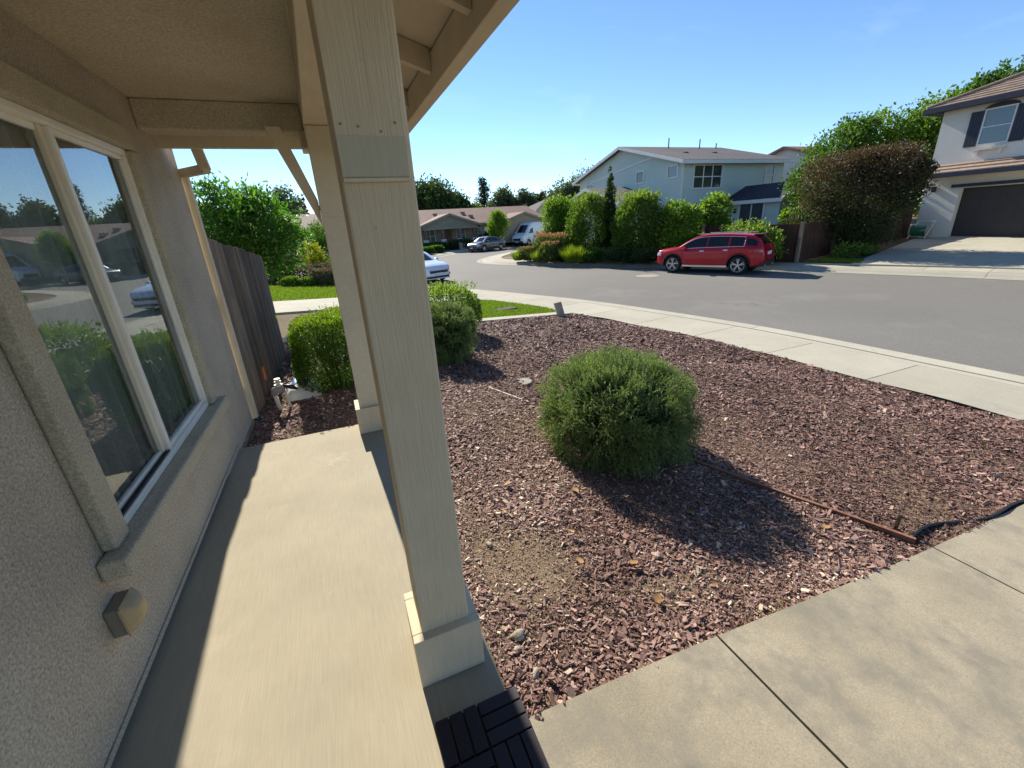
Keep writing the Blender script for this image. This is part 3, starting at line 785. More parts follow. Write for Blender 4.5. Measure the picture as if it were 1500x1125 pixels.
t = thing('recess_box', (4.1, 10.75, za(4.1, 10.75)), 'low dark box standing in for a recess in the small lawn patch', 'recess')  # dark box added in place of a dark recess in the lawn
z0 = za(4.1, 10.75)
MB().beam((3.7, 10.75, z0 + 0.03), (4.5, 10.95, z0 + 0.01), 0.32, 0.05).build('box_rim', 'rubber', t)
MB().beam((3.74, 10.76, z0 + 0.05), (4.46, 10.94, z0 + 0.03), 0.25, 0.015).build('lid', 'rubber', t)

# opposite side: driveway, lawn sliver
X, Y = span(lambda y: xbin(y), lambda y: 28.3, -6, 13.0, 30, 40)
Y2 = Y.copy()
ok = np.interp(X, [17, 20.5, 27.9], [10.6, 11.6, 13.2])
Y2 = -6 + (Y + 6) / 19.0 * (ok + 6)
sheet('opposite_driveway', 'sidewalk', X, Y2, zB, 0.02, 0.06)
X, Y = span(lambda y: xbin(y) + 0.02, lambda y: 20.8, 10.7, 13.0, 20, 12)
Y2 = Y + np.clip(X - 18.5, 0, 9) * 0.35 * (13.1 - Y) / 2.3
sheet('opposite_lawn', 'lawnbase', X, Y2, zB, 0.015)
grass('lawn_grass', (X, Y2), 16000, 0.06, zB, 'narrow sunlit lawn beside the opposite driveway and brown fence', 8)
X, Y = span(lambda y: xbin(y) + 0.02, lambda y: xbin(y) + 5.5, 13.2, 31, 20, 60)
sheet('shrub_bed', 'soil', X, Y, zB, 0.015)

# ================================================================== our house
H = thing('house', (-1.03, 1.0, 0), 'tan stucco house with covered front porch and white sliding window', 'house')
WX = -1.01
wall = MB()
wall.box(WX - 0.2, WX, -3.0, 1.95, 0.03, 2.72)
wall.box(WX - 0.2, WX, 3.47, 4.66, -0.12, 2.72)
wall.box(WX - 0.2, WX, 1.95, 3.47, 0.03, 0.60)
wall.box(WX - 0.2, WX, 1.95, 3.47, 2.22, 2.72)
wl = wall.build('wall', 'stucco', H)
MB().box(-9.0, WX - 0.2, 4.46, 4.66, -0.2, 2.9).build('end_wall', 'stucco', H)
MB().box(-9.0, WX, -3.2, -3.0, -0.2, 2.72).build('rear_wall', 'stucco', H)
MB().box(WX - 0.18, WX + 0.012, 3.99, 4.675, -0.3, -0.02).build('foundation', 'walk', H)
# weep screed at the base
box('weep_screed', 'stucco', H, WX + 0.001, WX + 0.010, -3.0, 3.93, 0.03, 0.055, 0.003)
# window surround
tr = MB().box(WX + 0.001, WX + 0.055, 1.83, 3.59, 2.22, 2.345).build('window_head_trim', 'trimstucco', H, bevel=0.012)
box('window_side_trim', 'trimstucco', H, WX + 0.001, WX + 0.055, 1.83, 1.95, 0.588, 2.218, 0.012)
box('window_side_trim', 'trimstucco', H, WX + 0.001, WX + 0.055, 3.47, 3.59, 0.588, 2.218, 0.012)
box('window_sill', 'trimstucco', H, WX + 0.001, WX + 0.10, 1.76, 3.665, 0.50, 0.585, 0.012)
# window: frame > panes, mullion, tracks
f = MB()
fx0, fx1 = WX - 0.05, WX + 0.022
f.box(fx0, fx1, 1.951, 3.469, 2.185, 2.219).box(fx0, fx1, 1.951, 3.469, 0.587, 0.622).box(fx0, fx1, 1.951, 1.98, 0.622, 2.185).box(fx0, fx1, 3.44, 3.469, 0.622, 2.185)
win = f.build('window', 'vinyl', H, bevel=0.004)
box('mullion', 'vinyl', win, WX - 0.02, WX + 0.014, 2.66, 2.695, 0.6225, 2.1845, 0.004)
box('mullion', 'tan_vinyl', win, WX - 0.035, WX - 0.004, 2.622, 2.658, 0.6225, 2.1845, 0.004)
for q in ((1.981, 2.62, 0.6225, 0.648), (1.981, 2.62, 2.158, 2.1845), (1.981, 2.004, 0.649, 2.157)):
    box('sash_rail', 'vinyl', win, WX - 0.035, WX - 0.012, *q, 0.003)
for q in ((2.697, 3.439, 0.6225, 0.646), (2.697, 3.439, 2.16, 2.1845), (3.418, 3.439, 0.647, 2.159)):
    box('sash_rail', 'vinyl', win, WX - 0.02, WX + 0.004, *q, 0.003)
box('track', 'dark', win, WX - 0.006, WX - 0.001, 1.981, 2.655, 0.6225, 0.634)
box('track', 'dark', win, WX + 0.008, WX + 0.012, 1.981, 2.655, 0.6225, 0.632)
MB().quad((WX - 0.024, 2.002, 0.645), (WX - 0.024, 2.624, 0.645), (WX - 0.024, 2.624, 2.16), (WX - 0.024, 2.002, 2.16)).build('pane', 'glass', win)
MB().quad((WX - 0.010, 2.69, 0.643), (WX - 0.010, 3.42, 0.643), (WX - 0.010, 3.42, 2.162), (WX - 0.010, 2.69, 2.162)).build('pane', 'glass', win)
# room behind with curtain
rm = MB()
rm.quad((-4, -0.5, 0.1), (-4, 4.4, 0.1), (-4, 4.4, 2.5), (-4, -0.5, 2.5)).quad((-4, -0.5, 0.1), (-1.22, -0.5, 0.1), (-1.22, 4.4, 0.1), (-4, 4.4, 0.1))
rm.quad((-4, -0.5, 2.5), (-1.22, -0.5, 2.5), (-1.22, 4.4, 2.5), (-4, 4.4, 2.5)).quad((-4, 4.4, 0.1), (-1.22, 4.4, 0.1), (-1.22, 4.4, 2.5), (-4, 4.4, 2.5)).quad((-4, -0.5, 0.1), (-1.22, -0.5, 0.1), (-1.22, -0.5, 2.5), (-4, -0.5, 2.5))
rm.build('room', 'room', H)
P = []
for i in range(160):
    y = 1.80 + i * (3.55 - 1.80) / 159
    dx = 0.034 * math.sin(y * 46 + 1.2 * math.sin(y * 9)) + 0.01 * math.sin(y * 101)
    P.append([(-1.10 + dx, y, 0.2), (-1.10 + dx * 0.9, y, 1.2), (-1.10 + dx * 0.8, y, 2.4)])
MB().grid(P).build('curtain', 'curtain', H, smooth=True)
# ceiling and roof
box('porch_ceiling', 'ceiling', H, WX + 0.001, 0.02, -3.0, 3.95, 2.59, 2.66)
box('end_beam', 'ceiling', H, WX + 0.001, 0.0005, 3.91, 4.12, 2.41, 2.589, 0.01)
# long beam over the posts (slightly skewed with the posts)
def skew(y): return -0.022 * (y - 1.28)
lb = MB().hexa([(0.06 + skew(-3), -3, 2.42), (0.26 + skew(-3), -3, 2.42), (0.26 + skew(4.1), 4.1, 2.42), (0.06 + skew(4.1), 4.1, 2.42),
                (0.06 + skew(-3), -3, 2.66), (0.26 + skew(-3), -3, 2.66), (0.26 + skew(4.1), 4.1, 2.66), (0.06 + skew(4.1), 4.1, 2.66)])
lb.build('porch_beam', 'trimpaint', H, bevel=0.006)
box('ledger_trim', 'trimpaint', H, -0.035, 0.10, 3.90, 4.16, 2.30, 2.415, 0.005)
# eave: sheathing, rafters, fascia
def deck(x): return 2.425 - (x - 0.6) * 0.30
rf = MB()
rf.hexa([(-1.2, -3, deck(-1.2)), (0.64, -3, deck(0.64)), (0.64, 4.25, deck(0.64)), (-1.2, 4.25, deck(-1.2)),
         (-1.2, -3, deck(-1.2) + 0.05), (0.66, -3, deck(0.66) + 0.05), (0.66, 4.29, deck(0.66) + 0.05), (-1.2, 4.29, deck(-1.2) + 0.05)])
roof = rf.build('roof', 'trimpaint', H)
MB().hexa([(-9, -3, deck(-1.2) + 1.2), (-1.19, -3, deck(-1.2) - 0.02), (-1.19, 4.84, deck(-1.2) - 0.02), (-9, 4.84, deck(-1.2) + 1.2),
           (-9, -3, deck(-1.2) + 1.3), (-1.19, -3, deck(-1.2) + 0.05), (-1.19, 4.84, deck(-1.2) + 0.05), (-9, 4.84, deck(-1.2) + 1.3)]).build('roof', 'tile_brown', H)
for y in (-1.97, -1.37, -0.77, -0.17, 0.43, 1.03, 1.63, 2.23, 2.83, 3.43, 4.03):
    MB().hexa([(0.10, y, deck(0.10) - 0.092), (0.578, y, deck(0.578) - 0.092), (0.578, y + 0.04, deck(0.578) - 0.092), (0.10, y + 0.04, deck(0.10) - 0.092),
               (0.10, y, deck(0.10) - 0.003), (0.578, y, deck(0.578) - 0.003), (0.578, y + 0.04, deck(0.578) - 0.003), (0.10, y + 0.04, deck(0.10) - 0.003)]).build('rafter_tail', 'trimpaint', roof)
box('fascia', 'trimpaint', roof, 0.58, 0.645, -3.0, 4.25, 2.282, deck(0.61) - 0.006, 0.004)
box('end_fascia', 'trimpaint', roof, -1.25, 0.645, 4.252, 4.29, 2.352, 2.50, 0.004)
box('gutter', 'trimpaint', roof, -1.25, 0.66, 4.292, 4.39, 2.385, 2.48, 0.01)
MB().prism([(-1.2, 4.20, 2.48), (0.56, 4.20, 2.40), (0.56, 4.20, deck(0.56) - 0.001), (-1.2, 4.20, deck(-1.2) - 0.001)], (0, 0.048, 0)).build('gap_infill', 'trimpaint', roof, fixn=True)  # unseen board added to stop sun entering over the end fascia
# downspout
ds = MB()
ds.beam((-0.79, 4.36, 2.40), (-0.765, 4.36, 2.215), 0.075, 0.055, (0, 1, 0))
ds.beam((-0.755, 4.345, 2.225), (-1.02, 4.73, 2.235), 0.06, 0.065)
ds.beam((-0.995, 4.72, 2.255), (-0.995, 4.72, -0.03), 0.058, 0.075, (0, 1, 0))
ds.build('downspout', 'trimpaint', H, bevel=0.006)
MB().tube([(-0.99, 4.72, -0.02), (-0.985, 4.715, -0.09), (-0.9, 4.6, -0.10)], 0.045, 10).build('drain_boot', 'dark', H, smooth=True)
# knee brace
MB().hexa([(0.005, 3.76, 1.74), (0.005, 3.85, 1.74), (0.005, 3.85, 1.93), (0.005, 3.76, 1.93), (-0.245, 3.76, 2.41), (-0.245, 3.85, 2.41), (-0.15, 3.85, 2.41), (-0.15, 3.76, 2.41)]).build('knee_brace', 'trimpaint', H, fixn=True)
# posts
def post(x0, y0, far):
    x1, y1 = x0 + 0.186, y0 + 0.186
    p = MB().box(x0, x1, y0, y1, 0.2, 2.418).build('porch_post', 'cream' if far else 'post', H, bevel=0.006)
    b = MB().box(x0 - 0.036, x1 + 0.036, y0 - 0.036, y0 + 0.002, 0.002, 0.24).box(x0 - 0.036, x1 + 0.036, y1 - 0.002, y1 + 0.036, 0.002, 0.24)
    b.box(x0 - 0.036, x0 + 0.002, y0 + 0.0025, y1 - 0.0025, 0.002, 0.24).box(x1 - 0.002, x1 + 0.036, y0 + 0.0025, y1 - 0.0025, 0.002, 0.24)
    b.build('post_base', 'trimpaint', p, bevel=0.003)
    MB().box(x0 + 0.002, x1 - 0.014, y0 - 0.021, y0 - 0.001, 1.812, 2.416).build('cap_panel', 'cream' if far else 'post', p, bevel=0.003)
    if not far:
        MB().box(x0 + 0.004, x1 - 0.016, y0 - 0.0235, y0 - 0.0005, 1.803, 1.811).build('cap_edge', 'cream', p)
        MB().quad((x0 + 0.004, y0 - 0.0222, 1.815), (x1 - 0.016, y0 - 0.0222, 1.815), (x1 - 0.016, y0 - 0.0222, 1.905), (x0 + 0.004, y0 - 0.0222, 1.905)).build('painted_patch', 'sage', p)
post(0.066, 1.262, False)
for (xx, zz_) in ((0.085, 1.93), (0.125, 1.925), (0.178, 1.915), (0.215, 1.935)):
    MB().tube([(xx, 1.242, zz_), (xx, 1.2385, zz_)], 0.003, 8).build('nail_head', 'walk', H)
post(0.008, 3.74, True)
# outlet cover on the wall
oc = thing('outlet_cover', (WX, 1.74, 0.36), 'beige weatherproof outlet cover on the stucco wall under the window sill', 'outlet')
MB().box(WX + 0.001, WX + 0.05, 1.685, 1.80, 0.30, 0.425).build('back_box', 'greyplastic', oc, bevel=0.006)
P = []
for i in range(9):
    u = i / 8
    row = []
    for j in range(9):
        w = j / 8
        bul = (1 - (2 * u - 1) ** 4) * (1 - (2 * w - 1) ** 4)
        row.append((WX + 0.051 + 0.045 * bul, 1.683 + 0.122 * u, 0.298 + 0.13 * w))
    P.append(row)
MB().grid(P).build('bubble_cover', 'beigeplastic', oc, smooth=True)
MB().box(WX + 0.0505, WX + 0.058, 1.676, 1.684, 0.30, 0.425).build('hinge', 'beigeplastic', oc)

# deck tiles, 12 slats each
def deck_tile(y1, label):
    t = thing('deck_tile', (0.2, y1 - 0.15, 0), label, 'deck tile', 'dark deck tiles beside the porch post')
    MB().box(0.042, 0.362, y1 - 0.316, y1 - 0.004, 0.001, 0.010).build('grid_base', 'dark', t)
    c = 0.158
    for i in range(2):
        for j in range(2):
            X0 = 0.042 + i * 0.16; Y0 = y1 - 0.16 * (j + 1)
            for k in range(3):
                a = k * c / 3
                if (i + j) % 2 == 1:
                    box('slat', 'tile', t, X0 + 0.003, X0 + c - 0.001, Y0 + a + 0.003, Y0 + a + c / 3 - 0.003, 0.010, 0.024, 0.002)
                else:
                    box('slat', 'tile', t, X0 + a + 0.003, X0 + a + c / 3 - 0.003, Y0 + 0.003, Y0 + c - 0.001, 0.010, 0.024, 0.002)
deck_tile(1.075, 'dark brown slatted deck tile at the foot of the near porch post')
deck_tile(0.753, 'dark slatted deck tile cut off by the lower photo edge')

# ================================================================== fence by the house, valves, bag
fn = thing('wooden_fence', (-0.95, 4.8, 0), 'weathered grey brown plank fence running out from the house corner', 'fence')
nP = 19
for i in range(nP):
    f0 = i / nP; f1 = (i + 1) / nP
    y0 = 4.80 + 2.5 * f0; y1 = 4.80 + 2.5 * f1 - 0.012
    x0 = -0.995 + 0.10 * f0; x1 = -0.995 + 0.10 * f1
    top = 1.735 - 0.27 * f0 + random.uniform(-0.012, 0.012)
    j = random.uniform(-0.008, 0.008)
    MB().hexa([(x0 - 0.02 + j, y0, -0.09), (x0 + j, y0, -0.09), (x1 + j, y1, -0.09), (x1 - 0.02 + j, y1, -0.09),
               (x0 - 0.02 + j, y0, top), (x0 + j, y0, top), (x1 + j, y1, top - 0.012), (x1 - 0.02 + j, y1, top - 0.012)]).build('plank', 'fence', fn)
for z in (0.3, 1.2):
    MB().beam((-1.048, 4.85, z + 0.1), (-0.95, 7.25, z - 0.1), 0.04, 0.09).build('rail', 'fence', fn)
MB().box(-0.99, -0.90, 7.302, 7.39, -0.1, 1.45).build('fence_post', 'fence', fn)

va = thing('irrigation_valve', (-0.72, 4.9, -0.06), 'irrigation valve on white pipes beside the fence foot', 'valve')
MB().tube([(-0.78, 4.92, -0.1), (-0.80, 4.92, 0.12)], 0.021, 10).build('riser_pipe', 'pvc', va, smooth=True)
MB().tube([(-0.68, 4.94, -0.1), (-0.70, 4.94, 0.15)], 0.016, 10).build('riser_pipe', 'pvc', va, smooth=True)
MB().tube([(-0.80, 4.92, 0.12), (-0.80, 4.92, 0.16), (-0.74, 4.93, 0.17), (-0.70, 4.94, 0.15)], [0.035, 0.04, 0.045, 0.03], 12).build('valve_body', 'brass', va, smooth=True)
mbv = MB()
for k, (z, r) in enumerate(((0.17, 0.036), (0.205, 0.042), (0.24, 0.034), (0.27, 0.03))):
    mbv.tube([(-0.745, 4.93, z), (-0.745, 4.93, z + 0.018)], r, 12)
mbv.tube([(-0.745, 4.93, 0.15), (-0.745, 4.93, 0.28)], 0.02, 8)
mbv.build('valve_bonnet', 'pvc', va, smooth=False)
MB().tube([(-0.70, 4.94, 0.20), (-0.63, 4.95, 0.17), (-0.58, 4.96, 0.13)], [0.012, 0.03, 0.012], 8).build('solenoid', 'dark', va, smooth=True)
MB().hexa([(-0.865, 4.98, 0.28), (-0.85, 4.98, 0.28), (-0.85, 5.03, 0.28), (-0.865, 5.03, 0.28), (-0.865, 4.99, 0.40), (-0.85, 4.99, 0.40), (-0.85, 5.02, 0.42), (-0.865, 5.02, 0.42)]).build('warning_tag', 'orange', va)
# plastic bag
def cushion(x0, x1, y0, y1, z0, h, seed):
    r = random.Random(seed); P = []
    for i in range(17):
        row = []
        for j in range(13):
            u, w = i / 16, j / 12
            b = max(0, (1 - (2 * u - 1) ** 4) * (1 - (2 * w - 1) ** 4)) ** 0.6
            row.append((x0 + (x1 - x0) * u + r.uniform(-1, 1) * 0.008, y0 + (y1 - y0) * w + r.uniform(-1, 1) * 0.008, z0 + h * b + r.uniform(-1, 1) * 0.014 * b))
        P.append(row)
    return MB().grid(P)
bg_ = thing('plastic_bag', (-0.5, 5.35, -0.06), 'crumpled white and blue plastic bag between the valve and the boxwood', 'bag')
cushion(-0.74, -0.36, 5.10, 5.62, -0.05, 0.13, 2).build('bag_body', 'bagwhite', bg_, smooth=True)
cushion(-0.70, -0.44, 5.24, 5.60, 0.0, 0.095, 3).build('printed_panel', 'bagblue', bg_, smooth=True)

# concrete marker
mk = MB()
zz = za(5.2, 9.55)
mk.hexa([(5.12, 9.5, zz - 0.05), (5.30, 9.47, zz - 0.05), (5.33, 9.62, zz - 0.05), (5.15, 9.65, zz - 0.05),
         (5.03, 9.56, zz + 0.33), (5.21, 9.53, zz + 0.36), (5.24, 9.66, zz + 0.36), (5.06, 9.69, zz + 0.33)])
tag(mk.build('concrete_stub', 'concrete_stub', bevel=0.012), 'short leaning grey concrete post at the far corner of the mulch', 'post')
# valve box lid in mulch
z0 = za(2.0, 4.72)
t = thing('valve_lid', (2.0, 4.72, z0), 'flat grey lid lying in the mulch behind the round bush', 'lid')
MB().tube([(2.0, 4.72, z0 - 0.02), (2.0, 4.72, z0 + 0.012)], 0.12, 16).build('lid_plate', 'concrete_stub', t)
MB().tube([(2.0, 4.72, z0 + 0.012), (2.0, 4.72, z0 + 0.016)], 0.02, 8).build('lid_hole', 'dark', t)
# stones and dry leaves
for i, (x, y, s_) in enumerate(((0.47, 1.32, 0.028), (0.41, 1.55, 0.016), (0.44, 1.26, 0.018), (0.43, 1.6, 0.014), (0.47, 1.13, 0.02), (0.56, 1.95, 0.018), (0.42, 1.72, 0.015))):
    d = sphere_dirs(40)
    import bmesh
    bm = bmesh.new()
    bmesh.ops.create_icosphere(bm, subdivisions=2, radius=1)
    for vv in bm.verts:
        n_ = 1 + 0.22 * math.sin(vv.co.x * 3 + i) + 0.16 * math.sin(vv.co.y * 4 + 2 * i)
        vv.co = Vector((vv.co.x * 1.2, vv.co.y * 0.9, vv.co.z * 0.7)) * n_ * s_
    me = bpy.data.meshes.new('stone'); bm.to_mesh(me); bm.free()
    me.polygons.foreach_set('use_smooth', [True] * len(me.polygons))
    o = link('stone', me, 'stone'); o.location = (x, y, za(x, y) + s_ * 0.6); o.rotation_euler = (0, 0, i)
    tag(o, 'small pale stone on bare soil beside the porch slab', 'stone', 'pale stones by the porch slab')
lf = MB()
P = []
for i in range(7):
    u = i / 6; wdt = 0.5 * math.sin(math.pi * (0.06 + 0.9 * u)) ** 0.8
    P.append([(u - 0.5, -wdt * 0.75, 0.12 * wdt + 0.2 * (u - 0.5) ** 2), (u - 0.5, 0, 0.2 * (u - 0.5) ** 2 - 0.02), (u - 0.5, wdt * 0.75, 0.16 * wdt + 0.2 * (u - 0.5) ** 2)])
lme = lf.grid(P).mesh('dry_leaf', True)
for i, (x, y) in enumerate(((0.98, 1.62), (1.25, 1.5), (1.06, 1.86), (1.32, 2.25), (2.25, 1.3), (1.9, 1.75), (2.6, 1.32), (0.9, 2.5), (1.55, 1.22), (1.2, 1.25), (2.2, 1.6), (3.1, 1.7), (0.75, 2.2), (2.75, 1.62))):
    o = link('dry_leaf', lme, 'deadleaf'); o.location = (x, y, za(x, y) + 0.03); s_ = random.uniform(0.035, 0.065); o.scale = (s_, s_, s_)
    o.rotation_euler = (random.uniform(-0.5, 0.5), random.uniform(-0.5, 0.5), random.uniform(0, 6))
    tag(o, 'small dry fallen leaf lying on the near mulch', 'leaf', 'dry leaves on the mulch')

# ================================================================== near shrubs
def rosemary(name, label, base, rx, ry, rz, nsprig, seed, needle=0.015, zc=0.42):
    """mound of fine needled sprigs: outer ones arch up, lower ones droop"""
    r = np.random.default_rng(seed)
    t = thing(name, base, label, 'shrub', world=False)
    nt_ = max(60, nsprig // 26)
    td = unit(r.normal(size=(nt_ * 3, 3))); td = td[td[:, 2] > -0.75][:nt_]
    tr_ = r.uniform(0.84, 1.03, len(td)); tv = r.beta(2, 2, len(td))
    pick = r.integers(0, len(td), nsprig)
    d = unit(td[pick] + r.normal(size=(nsprig, 3)) * 0.085); n = len(d)
    rad = np.array([rx, ry, rz])
    k_ = (np.abs(d) ** 2.7).sum(1) ** (-1 / 2.7)
    lum = 1 + 0.06 * lump(d, seed, 6) + 0.03 * lump(d * 2.6, seed + 3, 6)
    sc_ = (0.86 + 0.14 * r.random(n) ** 0.6) * lum * tr_[pick] * (0.5 + 0.5 * k_)
    c = np.array([0, 0, rz * 0.80]) + d * rad * sc_[:, None]
    dn = d[:, 2] < 0; hz = np.abs(d[dn, 2]); hd_ = unit(d[dn, :2]); q_ = sc_[dn] / (0.5 + 0.5 * k_[dn])
    c[dn, :2] = hd_ * rad[:2] * (q_ * (1.0 - 0.22 * hz ** 2))[:, None] * 1.02; c[dn, 2] = rz * 0.80 * (1 - hz * 1.25)
    c[:, 2] = np.maximum(c[:, 2], 0.03 + 0.05 * r.random(n))
    low = np.clip((0.25 - d[:, 2]) / 0.7, 0, 1)[:, None]
    dirv = unit(td[pick] * np.array([1, 1, 0.6]) + r.normal(size=(n, 3)) * 0.55 + np.array([0, 0, 0.55]) * (1 - low) + np.array([0, 0, -1.0]) * low)
    bend = np.array([0, 0, 0.25]) * (1 - low) + np.array([0, 0, -0.6]) * low
    SL = r.uniform(0.05, 0.11, n) * (1 + 0.5 * low[:, 0])
    K = 26
    s = np.linspace(0, 1, K)[None, :, None]
    pts = c[:, None, :] + dirv[:, None, :] * (s - 0.45) * SL[:, None, None] + bend[:, None, :] * (s ** 2) * SL[:, None, None] * 0.6
    tang = unit((dirv[:, None, :] + bend[:, None, :] * 1.2 * s).reshape(-1, 3))
    pts = pts.reshape(-1, 3)
    rnd = r.normal(size=pts.shape); rnd = unit(rnd - tang * (rnd * tang).sum(1, keepdims=True))
    nd_ = unit(tang * 0.75 + rnd)
    L = needle * r.uniform(0.65, 1.25, len(pts)) * np.tile(np.linspace(1.0, 0.65, K), n)
    sd = unit(np.cross(nd_, r.normal(size=pts.shape)))
    w = 0.0021 + 0.0009 * r.random(len(pts))
    V = np.stack([pts - sd * w[:, None], pts + sd * w[:, None], pts + nd_ * L[:, None]], 1).reshape(-1, 3)
    Fc = np.arange(len(pts) * 3).reshape(-1, 3)
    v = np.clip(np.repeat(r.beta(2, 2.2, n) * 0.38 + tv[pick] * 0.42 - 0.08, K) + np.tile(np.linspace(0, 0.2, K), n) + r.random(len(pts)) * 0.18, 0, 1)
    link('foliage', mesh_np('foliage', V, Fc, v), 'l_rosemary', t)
    mb = MB()
    for i in range(46):
        q = unit(r.normal(size=(1, 3)))[0]; q[2] = abs(q[2]) * 0.9 + 0.05
        e = Vector(q * rad * 0.86); e.z += rz * 0.25
        mid = e * 0.5 + Vector((0, 0, 0.08))
        mb.tube([(e.x * 0.08, e.y * 0.08, -0.03), mid, e], [0.010, 0.007, 0.003], 5)
    mb.build('branches', 'bark', t, smooth=True)
    # dense heart of leaf, inner shade put into its darker colour
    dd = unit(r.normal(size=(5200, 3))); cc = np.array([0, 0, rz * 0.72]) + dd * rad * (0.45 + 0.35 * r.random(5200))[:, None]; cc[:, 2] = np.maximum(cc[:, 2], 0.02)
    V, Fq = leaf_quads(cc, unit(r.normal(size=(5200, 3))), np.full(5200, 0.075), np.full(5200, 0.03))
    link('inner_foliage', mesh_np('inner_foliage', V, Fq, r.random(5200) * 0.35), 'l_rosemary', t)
    return t
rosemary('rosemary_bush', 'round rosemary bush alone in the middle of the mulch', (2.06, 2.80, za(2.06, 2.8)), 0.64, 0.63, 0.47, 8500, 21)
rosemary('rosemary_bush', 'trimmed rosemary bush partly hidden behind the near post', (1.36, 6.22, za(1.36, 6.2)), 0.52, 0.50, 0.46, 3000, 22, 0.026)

def hedge(name, label, base, hx, hy, h, mat, leaf, n, seed, p=4.0, wisps=0, cat='shrub', amp=0.05):
    """clipped shrub: leaves over a superellipsoid shell, thick enough to be opaque"""
    r = np.random.default_rng(seed)
    t = thing(name, base, label, cat, world=False)
    d = unit(r.normal(size=(n, 3)))
    k = (np.abs(d) ** p).sum(1) ** (-1 / p)
    s = (0.60 + 0.40 * r.random(n) ** 0.4) * (1 + amp * lump(d * 2, seed, 6) + amp * 0.7 * lump(d * 5, seed + 9, 6))
    c = d * (k * s)[:, None] * np.array([hx, hy, h / 2]) + np.array([0, 0, h / 2])
    c[:, 2] = np.maximum(c[:, 2], 0.02)
    D = unit(d * 0.8 + r.normal(size=(n, 3)) * 0.7 + np.array([0, 0, 0.5]))
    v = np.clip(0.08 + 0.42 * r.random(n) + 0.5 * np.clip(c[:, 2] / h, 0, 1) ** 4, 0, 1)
    L = leaf * r.uniform(0.7, 1.3, n)
    if wisps:
        ws = []; wd = []
        for _ in range(wisps):
            a = r.uniform(0, 6.28); rr_ = r.uniform(0, 0.95)
            b0 = np.array([math.cos(a) * hx * rr_, math.sin(a) * hy * rr_, h * 0.93]); dr = unit(np.array([[math.cos(a) * 0.7 * rr_ + r.normal() * 0.25, math.sin(a) * 0.7 * rr_ + r.normal() * 0.25, 1]]))[0]
            ln = r.uniform(0.04, 0.17) * (h if h > 0.5 else 0.5)
            for q in np.linspace(0.1, 1, 9):
                ws.append(b0 + dr * ln * q + r.normal(size=3) * 0.004); wd.append(dr * 0.6 + r.normal(size=3) * 0.7)
        c = np.concatenate([c, np.array(ws)]); D = np.concatenate([D, unit(np.array(wd))]); L = np.concatenate([L, leaf * r.uniform(0.6, 1.1, len(ws))]); v = np.concatenate([v, np.clip(0.55 + 0.45 * r.random(len(ws)), 0, 1)])
    V, Fq = leaf_quads(c, D, L, L * 0.55)
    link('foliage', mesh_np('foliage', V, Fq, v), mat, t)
    mb = MB()
    for i in range(14):
        a = r.uniform(0, 6.28); e = Vector((math.cos(a) * hx * r.uniform(0.2, 0.8), math.sin(a) * hy * r.uniform(0.2, 0.8), h * r.uniform(0.6, 0.88)))
        mb.tube([(e.x * 0.15, e.y * 0.15, -0.05), (e.x * 0.6, e.y * 0.6, e.z * 0.5), e], [0.014, 0.009, 0.004], 5)
    mb.build('branches', 'bark', t, smooth=True)
    return t
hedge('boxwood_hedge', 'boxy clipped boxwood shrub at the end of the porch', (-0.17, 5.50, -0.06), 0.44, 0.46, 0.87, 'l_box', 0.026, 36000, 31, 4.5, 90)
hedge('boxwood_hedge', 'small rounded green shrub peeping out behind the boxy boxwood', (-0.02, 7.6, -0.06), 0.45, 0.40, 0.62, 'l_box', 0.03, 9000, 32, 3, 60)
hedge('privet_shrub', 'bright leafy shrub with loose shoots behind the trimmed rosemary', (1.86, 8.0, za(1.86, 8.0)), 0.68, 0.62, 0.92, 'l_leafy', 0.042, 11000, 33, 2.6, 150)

# ================================================================== cars
def lerp_pts(P, x):
    return float(np.interp(x, [p[0] for p in P], [p[1] for p in P]))

def smooth_pts(P, n=14):
    Q = catmull([(p[0], p[1]) for p in P], 0.04)
    o = np.argsort(Q[:, 0], kind='stable'); return [(float(a), float(b)) for a, b in Q[o]]

